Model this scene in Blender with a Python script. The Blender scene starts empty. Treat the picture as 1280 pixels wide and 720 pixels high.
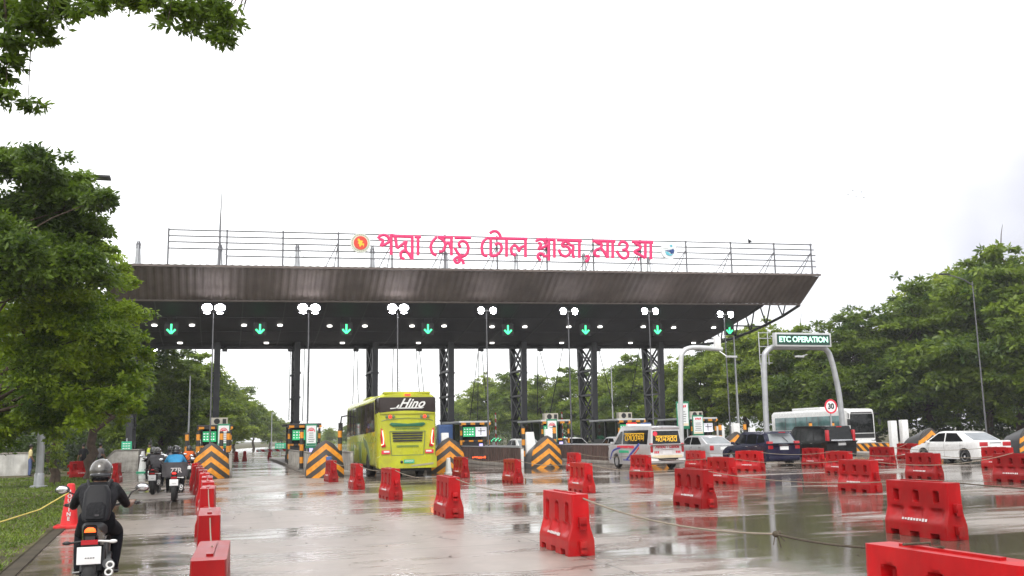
import bpy, bmesh, math, random
import numpy as np
from mathutils import Vector, Matrix

random.seed(7)
sc = bpy.context.scene
COL = sc.collection
PI = math.pi

# ------------------------------------------------------------------ camera
CAM_H, FPX, YAW, ROLL = 1.65, 1200.0, 0.29201, 0.02
PITCH = math.atan(185 / FPX)
fwd = Vector((math.sin(YAW) * math.cos(PITCH), math.cos(YAW) * math.cos(PITCH), math.sin(PITCH)))
r0 = Vector((math.cos(YAW), -math.sin(YAW), 0))
u0 = r0.cross(fwd)
rgt = math.cos(ROLL) * r0 - math.sin(ROLL) * u0
upv = math.sin(ROLL) * r0 + math.cos(ROLL) * u0
cam_d = bpy.data.cameras.new('camera')
cam = bpy.data.objects.new('camera', cam_d)
COL.objects.link(cam)
cam_d.sensor_width = 36
cam_d.lens = FPX / 1280 * 36
cam_d.clip_start = 0.1
cam_d.clip_end = 4000
mw = Matrix((rgt, upv, -fwd)).transposed().to_4x4()
mw.translation = (0, 0, CAM_H)
cam.matrix_world = mw
sc.camera = cam

# ------------------------------------------------------------------ sky, sun, exposure
w = bpy.data.worlds.new('World')
sc.world = w
w.use_nodes = True
nt = w.node_tree
nt.nodes.clear()
N = nt.nodes.new
L = nt.links.new
SUN_EL, SUN_ROT = math.radians(48), math.radians(205)
sky = N('ShaderNodeTexSky'); sky.sky_type = 'NISHITA'; sky.sun_disc = False
sky.sun_elevation = SUN_EL; sky.sun_rotation = SUN_ROT
tcw = N('ShaderNodeTexCoord')
noi = N('ShaderNodeTexNoise'); noi.inputs['Scale'].default_value = 1.6; noi.inputs['Detail'].default_value = 5
L(tcw.outputs['Generated'], noi.inputs['Vector'])
rmp = N('ShaderNodeValToRGB')
rmp.color_ramp.elements[0].position = 0.34; rmp.color_ramp.elements[0].color = (4.9, 4.85, 5.35, 1)
rmp.color_ramp.elements[1].position = 0.56; rmp.color_ramp.elements[1].color = (11.5, 11.5, 11.5, 1)
spw = N('ShaderNodeSeparateXYZ'); L(tcw.outputs['Generated'], spw.inputs[0])
sdr = N('ShaderNodeMapRange'); sdr.inputs[1].default_value = 0.35; sdr.inputs[2].default_value = 0.78; sdr.inputs[3].default_value = 0.12; sdr.inputs[4].default_value = -0.24
L(spw.outputs['X'], sdr.inputs[0])
sad = N('ShaderNodeMath'); sad.operation = 'ADD'; L(noi.outputs['Fac'], sad.inputs[0]); L(sdr.outputs[0], sad.inputs[1])
L(sad.outputs[0], rmp.inputs['Fac'])
mx = N('ShaderNodeMixRGB'); mx.inputs['Fac'].default_value = 0.9      # thick cloud over the clear sky
L(sky.outputs['Color'], mx.inputs['Color1']); L(rmp.outputs['Color'], mx.inputs['Color2'])
bg = N('ShaderNodeBackground'); bg.inputs['Strength'].default_value = 0.118
L(mx.outputs['Color'], bg.inputs['Color'])
wo = N('ShaderNodeOutputWorld'); L(bg.outputs['Background'], wo.inputs['Surface'])

sun_d = bpy.data.lights.new('sun', 'SUN')
sun_d.energy = 1.5; sun_d.angle = math.radians(20); sun_d.color = (1.0, 0.97, 0.92)
sun = bpy.data.objects.new('sun', sun_d); COL.objects.link(sun)
sd = Vector((math.sin(SUN_ROT) * math.cos(SUN_EL), math.cos(SUN_ROT) * math.cos(SUN_EL), math.sin(SUN_EL)))
sun.rotation_euler = sd.to_track_quat('Z', 'Y').to_euler()
sun.location = (0, 0, 60)

vs = sc.view_settings
vs.view_transform = 'Standard'; vs.look = 'None'; vs.exposure = 0.56; vs.gamma = 1.0
vs.use_curve_mapping = False
sc.cycles.max_bounces = 7
sc.cycles.transparent_max_bounces = 8
sc.cycles.volume_bounces = 0
sc.cycles.sample_clamp_indirect = 4.0
sc.cycles.use_denoising = True
HAZE_DENSITY = 0.0004

# ------------------------------------------------------------------ helpers
def ray(x, y):
    return fwd + (x - 640) / FPX * rgt + (360 - y) / FPX * upv
def at(x, y, Y):
    d = ray(x, y); t = Y / d.y
    return Vector((d.x * t, Y, CAM_H + d.z * t))

class MB:
    def __init__(s):
        s.v = []; s.f = []
    def add(s, vs_, fs):
        n = len(s.v)
        s.v += [tuple(p) for p in vs_]
        s.f += [tuple(i + n for i in f) for f in fs]
        return s
    def box(s, c, d, rz=0, taper=(1, 1), rx=0, ry=0):
        hx, hy, hz = d[0] / 2, d[1] / 2, d[2] / 2
        M = Matrix.Translation(c) @ Matrix.Rotation(rz, 4, 'Z') @ Matrix.Rotation(ry, 4, 'Y') @ Matrix.Rotation(rx, 4, 'X')
        vs_ = []
        for z, tx, ty in ((-hz, 1, 1), (hz, taper[0], taper[1])):
            for x, y in ((-1, -1), (1, -1), (1, 1), (-1, 1)):
                vs_.append(M @ Vector((x * hx * tx, y * hy * ty, z)))
        return s.add(vs_, [(3, 2, 1, 0), (4, 5, 6, 7), (0, 1, 5, 4), (1, 2, 6, 5), (2, 3, 7, 6), (3, 0, 4, 7)])
    def tube(s, pts, r, seg=8, cap=True, flat=None):
        pts = [Vector(p) for p in pts]
        rs = r if isinstance(r, (list, tuple)) else [r] * len(pts)
        n = len(pts); prev = None; vs_ = []
        for i, p in enumerate(pts):
            t = (pts[min(i + 1, n - 1)] - pts[max(i - 1, 0)])
            t = t.normalized() if t.length > 1e-9 else Vector((0, 0, 1))
            if flat is not None:
                b = Vector(flat); a = b.cross(t).normalized()
            else:
                ref = prev if prev is not None else (Vector((0, 0, 1)) if abs(t.z) < 0.9 else Vector((1, 0, 0)))
                a = (ref - t * ref.dot(t)).normalized(); b = t.cross(a); prev = a
            fl = 1.0 if flat is None else 0.55
            for k in range(seg):
                an = 2 * PI * (k + .5) / seg
                vs_.append(p + a * math.cos(an) * rs[i] + b * math.sin(an) * rs[i] * fl)
        fs = []
        for i in range(n - 1):
            for k in range(seg):
                k2 = (k + 1) % seg
                fs.append((i * seg + k, i * seg + k2, (i + 1) * seg + k2, (i + 1) * seg + k))
        if cap:
            fs.append(tuple(range(seg - 1, -1, -1))); fs.append(tuple((n - 1) * seg + k for k in range(seg)))
        return s.add(vs_, fs)
    def bar(s, p, q, w_, h=None):
        h = h or w_
        p = Vector(p); q = Vector(q); t = (q - p).normalized()
        ref = Vector((0, 0, 1)) if abs(t.z) < 0.95 else Vector((0, 1, 0))
        a = t.cross(ref).normalized(); b = a.cross(t)
        vs_ = [e + a * i * w_ / 2 + b * j * h / 2 for e in (p, q) for i, j in ((-1, -1), (1, -1), (1, 1), (-1, 1))]
        return s.add(vs_, [(3, 2, 1, 0), (4, 5, 6, 7), (0, 1, 5, 4), (1, 2, 6, 5), (2, 3, 7, 6), (3, 0, 4, 7)])
    def lathe(s, prof, c=(0, 0, 0), axis='Z', seg=20):
        vs_ = []
        for r, h in prof:
            for k in range(seg):
                a = 2 * PI * k / seg
                x, y, z = r * math.cos(a), r * math.sin(a), h
                p = {'Z': (x, y, z), 'X': (z, x, y), 'Y': (y, z, x)}[axis]
                vs_.append((p[0] + c[0], p[1] + c[1], p[2] + c[2]))
        n = len(prof); fs = []
        for i in range(n - 1):
            for k in range(seg):
                k2 = (k + 1) % seg
                fs.append((i * seg + k, i * seg + k2, (i + 1) * seg + k2, (i + 1) * seg + k))
        if prof[0][0] > 1e-6 and prof[0] != prof[-1]: fs.append(tuple(range(seg - 1, -1, -1)))
        if prof[-1][0] > 1e-6 and prof[0] != prof[-1]: fs.append(tuple((n - 1) * seg + k for k in range(seg)))
        return s.add(vs_, fs)
    def prism(s, poly, a, b, axis='X'):
        m = {'X': lambda u, v, h: (h, u, v), 'Y': lambda u, v, h: (u, h, v), 'Z': lambda u, v, h: (u, v, h)}[axis]
        n = len(poly)
        vs_ = [m(u, v, a) for u, v in poly] + [m(u, v, b) for u, v in poly]
        fs = [tuple(range(n)), tuple(range(2 * n - 1, n - 1, -1))]
        fs += [(i, (i + 1) % n, n + (i + 1) % n, n + i) for i in range(n)]
        return s.add(vs_, fs)
    def loft(s, rings, closed=True):
        n = len(rings[0]); vs_ = [p for r in rings for p in r]; fs = []
        for i in range(len(rings) - 1):
            for k in range(n):
                k2 = (k + 1) % n
                fs.append((i * n + k, i * n + k2, (i + 1) * n + k2, (i + 1) * n + k))
        fs.append(tuple(range(n - 1, -1, -1))); fs.append(tuple((len(rings) - 1) * n + k for k in range(n)))
        return s.add(vs_, fs)
    def ball(s, c, r, seg=14, rings=9):
        rr = r if isinstance(r, (tuple, list)) else (r, r, r)
        vs_ = [(c[0], c[1], c[2] - rr[2])]; fs = []
        for i in range(1, rings):
            t = -PI / 2 + PI * i / rings
            for k in range(seg):
                a = 2 * PI * k / seg
                vs_.append((c[0] + rr[0] * math.cos(t) * math.cos(a), c[1] + rr[1] * math.cos(t) * math.sin(a), c[2] + rr[2] * math.sin(t)))
        vs_.append((c[0], c[1], c[2] + rr[2])); top = len(vs_) - 1
        for k in range(seg):
            k2 = (k + 1) % seg
            fs.append((0, 1 + k2, 1 + k))
            for i in range(rings - 2):
                fs.append((1 + i * seg + k, 1 + i * seg + k2, 1 + (i + 1) * seg + k2, 1 + (i + 1) * seg + k))
            fs.append((1 + (rings - 2) * seg + k, 1 + (rings - 2) * seg + k2, top))
        return s.add(vs_, fs)
    def quad(s, a, b, c, d):
        return s.add([a, b, c, d], [(0, 1, 2, 3)])
    def mesh(s, name, bevel=0, seg=2, sharp=38):
        bm = bmesh.new()
        vv = [bm.verts.new(p) for p in s.v]
        for f in s.f:
            try: bm.faces.new([vv[i] for i in f])
            except ValueError: pass
        bmesh.ops.delete(bm, geom=[q for q in bm.verts if not q.link_faces], context='VERTS')
        bmesh.ops.recalc_face_normals(bm, faces=bm.faces[:])
        if bevel:
            es = [e for e in bm.edges if len(e.link_faces) == 2 and e.calc_face_angle(0) > 0.5]
            bmesh.ops.bevel(bm, geom=es, offset=bevel, segments=seg, profile=0.6, affect='EDGES', clamp_overlap=True)
        for f in bm.faces: f.smooth = True
        lim = math.radians(sharp)
        for e in bm.edges:
            if len(e.link_faces) != 2 or e.calc_face_angle(0) > lim: e.smooth = False
        me = bpy.data.meshes.new(name); bm.to_mesh(me); bm.free()
        return me
    def build(s, name, mat, parent=None, bevel=0, **k):
        return link(name, s.mesh(name, bevel, **k), mat, parent)

def link(name, me, mat, parent=None):
    o = bpy.data.objects.new(name, me)
    COL.objects.link(o)
    if mat is not None:
        me.materials.clear(); me.materials.append(mat)
    if parent is not None: o.parent = parent
    return o
def tag(o, label=None, cat=None, group=None, kind=None):
    if label: o['label'] = label
    if cat: o['category'] = cat
    if group: o['group'] = group
    if kind: o['kind'] = kind
    return o
def thing(name, label, cat, loc=(0, 0, 0), rz=0, group=None):
    o = bpy.data.objects.new(name, None); COL.objects.link(o)
    o.empty_display_size = 0.1
    o.location = loc; o.rotation_euler = (0, 0, rz)
    return tag(o, label, cat, group)
KIDS = {}
def copy_thing(root, loc, rz=0, label=None, scale=None):
    def cp(o, par):
        c = o.copy(); COL.objects.link(c); c.parent = par
        for ch in list(o.children): cp(ch, c)
        return c
    c = cp(root, None)
    c.location = loc; c.rotation_euler = (0, 0, rz)
    if label: c['label'] = label
    if scale: c.scale = (scale, scale, scale) if not isinstance(scale, tuple) else scale
    return c

def text_mesh(s, size, depth=0.004, bold=0.0, shear=0.0, align='CENTER', space=1.0):
    cu = bpy.data.curves.new('t', 'FONT'); cu.body = s; cu.size = size; cu.extrude = depth; cu.offset = bold
    cu.shear = shear; cu.align_x = align; cu.align_y = 'CENTER'; cu.space_character = space
    cu.resolution_u = 4
    o = bpy.data.objects.new('t', cu); COL.objects.link(o)
    dg = bpy.context.evaluated_depsgraph_get(); dg.update()
    me = bpy.data.meshes.new_from_object(o.evaluated_get(dg))
    bpy.data.objects.remove(o); bpy.data.curves.remove(cu)
    return me
def text_obj(name, s, size, mat, parent, loc, rot=(PI / 2, 0, 0), **k):
    o = link(name, text_mesh(s, size, **k), mat, parent)
    o.location = loc; o.rotation_euler = rot
    return o

# ------------------------------------------------------------------ materials
def new_mat(name):
    m = bpy.data.materials.new(name); m.use_nodes = True
    return m, m.node_tree, m.node_tree.nodes['Principled BSDF']
def pbr(name, col, rough=0.5, metal=0.0, var=0.12, scale=6.0, bump=0.0, dirt=0.0, coat=0.0, dirtcol=(0.16, 0.13, 0.10), dirt_top=0.35, spec=None):
    m, nt, b = new_mat(name)
    if spec is not None: b.inputs['Specular IOR Level'].default_value = spec
    N = nt.nodes.new; L = nt.links.new
    tc = N('ShaderNodeTexCoord')
    no = N('ShaderNodeTexNoise'); no.inputs['Scale'].default_value = scale; no.inputs['Detail'].default_value = 6
    L(tc.outputs['Object'], no.inputs['Vector'])
    mr = N('ShaderNodeMapRange'); mr.inputs[1].default_value = 0.3; mr.inputs[2].default_value = 0.7
    mr.inputs[3].default_value = 1 - var; mr.inputs[4].default_value = 1 + var
    L(no.outputs['Fac'], mr.inputs[0])
    mul = N('ShaderNodeVectorMath'); mul.operation = 'SCALE'; mul.inputs[0].default_value = col[:3]
    L(mr.outputs[0], mul.inputs['Scale'])
    src = mul.outputs[0]
    if dirt:
        sp = N('ShaderNodeSeparateXYZ'); L(tc.outputs['Object'], sp.inputs[0])
        n2 = N('ShaderNodeTexNoise'); n2.inputs['Scale'].default_value = scale * 1.7; n2.inputs['Detail'].default_value = 8
        L(tc.outputs['Object'], n2.inputs['Vector'])
        zr = N('ShaderNodeMapRange'); zr.inputs[1].default_value = 0; zr.inputs[2].default_value = dirt_top
        zr.inputs[3].default_value = 1.0; zr.inputs[4].default_value = 0.25
        L(sp.outputs['Z'], zr.inputs[0])
        nr = N('ShaderNodeMapRange'); nr.inputs[1].default_value = 0.42; nr.inputs[2].default_value = 0.68
        L(n2.outputs['Fac'], nr.inputs[0])
        mm = N('ShaderNodeMath'); mm.operation = 'MULTIPLY'; L(zr.outputs[0], mm.inputs[0]); L(nr.outputs[0], mm.inputs[1])
        m2 = N('ShaderNodeMath'); m2.operation = 'MULTIPLY'; m2.inputs[1].default_value = dirt; L(mm.outputs[0], m2.inputs[0])
        mixn = N('ShaderNodeMixRGB'); L(m2.outputs[0], mixn.inputs['Fac']); L(src, mixn.inputs['Color1'])
        mixn.inputs['Color2'].default_value = (*dirtcol, 1)
        src = mixn.outputs[0]
    L(src, b.inputs['Base Color'])
    rr = N('ShaderNodeMapRange'); rr.inputs[3].default_value = max(0.02, rough - 0.08); rr.inputs[4].default_value = min(1, rough + 0.1)
    L(no.outputs['Fac'], rr.inputs[0]); L(rr.outputs[0], b.inputs['Roughness'])
    b.inputs['Metallic'].default_value = metal
    if rough >= 0.8: b.inputs['Specular IOR Level'].default_value = 0.15
    b.inputs['Coat Weight'].default_value = coat; b.inputs['Coat Roughness'].default_value = 0.06
    if bump:
        bp = N('ShaderNodeBump'); bp.inputs['Strength'].default_value = bump; bp.inputs['Distance'].default_value = 0.02
        n3 = N('ShaderNodeTexNoise'); n3.inputs['Scale'].default_value = scale * 6; n3.inputs['Detail'].default_value = 6
        L(tc.outputs['Object'], n3.inputs['Vector']); L(n3.outputs['Fac'], bp.inputs['Height']); L(bp.outputs[0], b.inputs['Normal'])
    return m
def emit(name, col, strength, base=None):
    m, nt, b = new_mat(name)
    b.inputs['Base Color'].default_value = (*(base or col), 1)
    b.inputs['Emission Color'].default_value = (*col, 1); b.inputs['Emission Strength'].default_value = strength
    b.inputs['Roughness'].default_value = 0.3
    return m
def stripes(name, c1, c2, expr, period, rough=0.5):
    """hard bands along a*x+b*|x|+c*y+d*z in the object's own coordinates"""
    m, nt, b = new_mat(name)
    N = nt.nodes.new; L = nt.links.new
    tc = N('ShaderNodeTexCoord'); sp = N('ShaderNodeSeparateXYZ'); L(tc.outputs['Object'], sp.inputs[0])
    ab = N('ShaderNodeMath'); ab.operation = 'ABSOLUTE'; L(sp.outputs['X'], ab.inputs[0])
    def mad(sock, k, addto):
        n = N('ShaderNodeMath'); n.operation = 'MULTIPLY_ADD'; n.inputs[1].default_value = k
        L(sock, n.inputs[0])
        if addto is None: n.inputs[2].default_value = 50 * period
        else: L(addto, n.inputs[2])
        return n.outputs[0]
    o = None
    for sock, k in ((sp.outputs['X'], expr[0]), (ab.outputs[0], expr[1]), (sp.outputs['Y'], expr[2]), (sp.outputs['Z'], expr[3])):
        if k: o = mad(sock, k, o)
    dv = N('ShaderNodeMath'); dv.operation = 'DIVIDE'; dv.inputs[1].default_value = period; L(o, dv.inputs[0])
    fr = N('ShaderNodeMath'); fr.operation = 'FRACT'; L(dv.outputs[0], fr.inputs[0])
    gt = N('ShaderNodeMath'); gt.operation = 'GREATER_THAN'; gt.inputs[1].default_value = 0.5; L(fr.outputs[0], gt.inputs[0])
    no = N('ShaderNodeTexNoise'); no.inputs['Scale'].default_value = 5; no.inputs['Detail'].default_value = 8
    L(tc.outputs['Object'], no.inputs['Vector'])
    mxn = N('ShaderNodeMixRGB'); L(gt.outputs[0], mxn.inputs['Fac']); mxn.inputs[1].default_value = (*c1, 1); mxn.inputs[2].default_value = (*c2, 1)
    mr = N('ShaderNodeMapRange'); mr.inputs[1].default_value = 0.3; mr.inputs[2].default_value = 0.75; mr.inputs[3].default_value = 1.1; mr.inputs[4].default_value = 0.62
    L(no.outputs['Fac'], mr.inputs[0])
    sc_ = N('ShaderNodeVectorMath'); sc_.operation = 'SCALE'; L(mxn.outputs[0], sc_.inputs[0]); L(mr.outputs[0], sc_.inputs['Scale'])
    L(sc_.outputs[0], b.inputs['Base Color']); b.inputs['Roughness'].default_value = rough
    return m

ORANGE, BLK = (0.74, 0.28, 0.012), (0.025, 0.022, 0.02)
M = dict(
    red=pbr('red_plastic', (0.37, 0.0025, 0.005), 0.36, var=0.22, scale=2.2, spec=0.28, dirt=0.75, dirtcol=(0.20, 0.035, 0.025), bump=0.05),
    redcone=pbr('red_cone_plastic', (0.66, 0.018, 0.022), 0.35, dirt=0.3, dirtcol=(0.25, 0.08, 0.05)),
    whitep=pbr('white_plastic', (0.78, 0.78, 0.76), 0.4, var=0.06, dirt=0.3),
    whitetext=pbr('white_print', (0.62, 0.58, 0.57), 0.6, var=0.15, scale=30),
    fascia=pbr('brown_grey_cladding', (0.135, 0.110, 0.098), 0.78, 0.0, var=0.2, scale=0.5),
    soffit=pbr('dark_soffit_panels', (0.040, 0.041, 0.050), 0.6, var=0.3, scale=0.5),
    steel=pbr('dark_painted_steel', (0.045, 0.046, 0.052), 0.45, 0.2, var=0.25, scale=1.5),
    greysteel=pbr('grey_galvanised_steel', (0.42, 0.43, 0.44), 0.42, 0.45, var=0.12, scale=3),
    lightsteel=pbr('pale_steel', (0.55, 0.56, 0.56), 0.4, 0.3, var=0.1, scale=3),
    railsteel=pbr('rail_steel', (0.14, 0.14, 0.15), 0.5, 0.4, var=0.2),
    roofsheet=pbr('roof_sheet', (0.3, 0.3, 0.31), 0.5, 0.3, var=0.15, scale=0.4),
    pink=pbr('pink_sign_acrylic', (0.72, 0.030, 0.15), 0.4, var=0.08, scale=2),
    concrete=pbr('cast_concrete', (0.36, 0.34, 0.31), 0.75, var=0.22, scale=2.5, bump=0.25, dirt=0.6, dirtcol=(0.10, 0.09, 0.075), dirt_top=1.2),
    plaster=pbr('pale_plaster_wall', (0.58, 0.57, 0.54), 0.8, var=0.15, scale=1.2, dirt=0.5, dirt_top=1.5),
    brownwall=pbr('brown_painted_guard', (0.09, 0.055, 0.045), 0.5, var=0.35, scale=2.2, dirt=0.4, dirtcol=(0.2, 0.16, 0.13)),
    kerb=pbr('kerb_concrete', (0.30, 0.27, 0.24), 0.7, var=0.25, scale=3),
    booth=pbr('dark_booth_panel', (0.035, 0.034, 0.036), 0.4, var=0.25, scale=2),
    blue=pbr('blue_panel', (0.05, 0.11, 0.28), 0.4, var=0.12),
    glass=pbr('dark_glass', (0.008, 0.009, 0.010), 0.05, var=0.1, spec=0.3),
    busglass=pbr('bus_tinted_glass', (0.028, 0.018, 0.016), 0.10, var=0.2, scale=1.5),
    tealglass=pbr('coach_teal_glass', (0.10, 0.20, 0.20), 0.07, var=0.6, scale=0.9),
    carglass=pbr('car_rear_glass', (0.25, 0.27, 0.28), 0.08, var=0.15, scale=2),
    rubber=pbr('tyre_rubber', (0.016, 0.016, 0.016), 0.7, var=0.2),
    rim=pbr('alloy_rim', (0.62, 0.62, 0.63), 0.35, 0.25, var=0.1),
    blackplastic=pbr('black_plastic', (0.018, 0.018, 0.019), 0.45, var=0.2),
    chrome=pbr('chrome_trim', (0.7, 0.7, 0.72), 0.15, 0.9, var=0.05),
    whitepaint=pbr('white_car_paint', (0.80, 0.80, 0.79), 0.25, var=0.03, coat=0.6, dirt=0.25),
    silver=pbr('silver_car_paint', (0.56, 0.56, 0.57), 0.3, 0.3, var=0.04, coat=0.6, dirt=0.2),
    navy=pbr('navy_car_paint', (0.012, 0.014, 0.040), 0.2, var=0.1, coat=0.12, spec=0.3, dirt=0.15),
    blackpaint=pbr('black_car_paint', (0.006,0.006,0.007), 0.2, var=0.1, coat=0.12, spec=0.3, dirt=0.12),
    lime=pbr('lime_bus_paint', (0.46, 0.48, 0.010), 0.28, var=0.06, scale=1.5, coat=0.5, dirt=0.55, dirtcol=(0.20, 0.16, 0.06), dirt_top=1.3),
    limedark=pbr('olive_bus_graphic', (0.13, 0.19, 0.08), 0.35, var=0.1),
    greenprint=pbr('dark_green_print', (0.02, 0.13, 0.06), 0.4, var=0.15),
    cream=pbr('cream_band', (0.72, 0.62, 0.42), 0.4, var=0.08),
    redprint=pbr('red_print', (0.70, 0.03, 0.06), 0.4, var=0.1),
    yellowprint=pbr('yellow_print', (0.85, 0.48, 0.02), 0.5, var=0.15),
    blueprint=pbr('blue_print', (0.05, 0.07, 0.38), 0.4, var=0.1),
    greenboard=pbr('green_board', (0.02, 0.20, 0.10), 0.45, var=0.1),
    whiteboard=pbr('white_board', (0.74, 0.76, 0.75), 0.5, var=0.05, scale=9),
    plate=pbr('white_plate', (0.85, 0.85, 0.85), 0.4, var=0.04),
    greenplate=pbr('green_plate', (0.02, 0.42, 0.22), 0.4, var=0.1),
    yellow=pbr('yellow_disc', (0.85, 0.55, 0.03), 0.4, var=0.05),
    disc_cream=pbr('cream_disc', (0.78, 0.77, 0.62), 0.5, var=0.06),
    disc_red=pbr('red_disc', (0.66, 0.055, 0.03), 0.45, var=0.06),
    disc_white=pbr('pale_disc', (0.76, 0.80, 0.80), 0.5, var=0.08, scale=2),
    teal=pbr('teal_print', (0.12, 0.48, 0.58), 0.5, var=0.1),
    navyprint=pbr('navy_print', (0.02, 0.06, 0.22), 0.5, var=0.1),
    skin=pbr('skin', (0.22, 0.115, 0.07), 0.5, var=0.08),
    blackcloth=pbr('black_cloth', (0.010, 0.010, 0.012), 0.7, var=0.4, scale=5, bump=0.9, spec=0.25),
    bagcloth=pbr('black_bag_nylon', (0.011, 0.011, 0.013), 0.55, spec=0.25, var=0.35, scale=7, bump=0.2),
    trouser=pbr('dark_trousers', (0.010, 0.010, 0.013), 0.85, var=0.25, scale=9),
    bluecloth=pbr('bright_blue_cloth', (0.03, 0.26, 0.50), 0.7, var=0.2, scale=6),
    greycloth=pbr('grey_cloth', (0.09, 0.085, 0.09), 0.8, var=0.25, scale=6),
    orangecloth=pbr('orange_cloth', (0.52, 0.10, 0.02), 0.8, var=0.2),
    hivis=pbr('hi_vis_cloth', (0.55, 0.62, 0.05), 0.7, var=0.15),
    cream_shirt=pbr('pale_yellow_shirt', (0.62, 0.52, 0.26), 0.8, var=0.1),
    jeans=pbr('blue_jeans', (0.10, 0.13, 0.26), 0.85, var=0.15),
    helmet=pbr('grey_helmet_shell', (0.085, 0.078, 0.070), 0.2, 0.2, var=0.95, scale=9, coat=0.6),
    helmetblack=pbr('black_helmet_shell', (0.012, 0.012, 0.014), 0.15, var=0.2, coat=0.6),
    hair=pbr('black_hair', (0.012, 0.010, 0.009), 0.6, var=0.2),
    engine=pbr('engine_metal', (0.10, 0.10, 0.10), 0.4, 0.6, var=0.3),
    rope=pbr('pale_rope', (0.26, 0.22, 0.17), 0.85, var=0.2, scale=40),
    darkrope=pbr('dark_wet_rope', (0.085, 0.07, 0.05), 0.85, var=0.3, scale=40),
    yellowrope=pbr('yellow_rope', (0.62, 0.50, 0.14), 0.8, var=0.15, scale=40),
    cable=pbr('black_cable', (0.03, 0.03, 0.033), 0.6, var=0.2),
    ac=pbr('beige_ac_case', (0.50, 0.46, 0.38), 0.55, var=0.12, dirt=0.2),
    bark=pbr('tree_bark', (0.075, 0.055, 0.042), 0.9, var=0.35, scale=5, bump=0.5),
    soil=pbr('wet_soil', (0.06, 0.05, 0.035), 0.9, var=0.3, scale=2),
    taillens=pbr('red_lens', (0.45, 0.012, 0.02), 0.15, var=0.08, coat=0.5),
    chev=stripes('black_orange_chevron', (0.05, 0.042, 0.036), ORANGE, (0, 0.80, 0, 1), 0.50),
    band=stripes('black_orange_bands', BLK, ORANGE, (0, 0, 0, 1), 0.62),
    edge=stripes('black_orange_edge', BLK, ORANGE, (1, 0, 0, 0), 0.62),
    diag=stripes('black_orange_diagonal', BLK, ORANGE, (1, 0, 0, 1), 0.55),
    rw=stripes('red_white_boom', (0.75, 0.75, 0.73), (0.55, 0.02, 0.02), (1, 0, 0, 1), 0.55),
    flood=emit('floodlight_lens', (0.95, 0.93, 1.0), 45.0),
    down=emit('downlight_lens', (1.0, 0.97, 0.9), 2.6),
    lgreen=emit('green_arrow_led', (0.06, 0.9, 0.32), 1.6),
    lgreen2=emit('green_letters_led', (0.50, 0.95, 0.74), 0.75),
    screen_g=emit('green_screen', (0.02, 0.36, 0.13), 0.6),
    screen_w=emit('white_screen', (0.72, 0.72, 0.78), 0.5),
    screen_p=emit('purple_screen', (0.45, 0.40, 0.85), 0.8),
    gsig=emit('green_signal', (0.10, 0.9, 0.45), 1.0),
    brake=emit('lit_red_lamp', (1.0, 0.03, 0.02), 2.2, base=(0.5, 0.01, 0.01)),
    brakecore=emit('lit_red_lamp_core', (1.0, 0.25, 0.15), 5.0),
    amber=emit('lit_amber_lamp', (1.0, 0.10, 0.015), 1.9),
    head=emit('lit_head_lamp', (1.0, 0.97, 0.9), 6.0),
    redled=emit('red_led_text', (1.0, 0.10, 0.02), 1.3),
    signblack=pbr('sign_face_dark', (0.01, 0.05, 0.035), 0.35, var=0.1),
)

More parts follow.
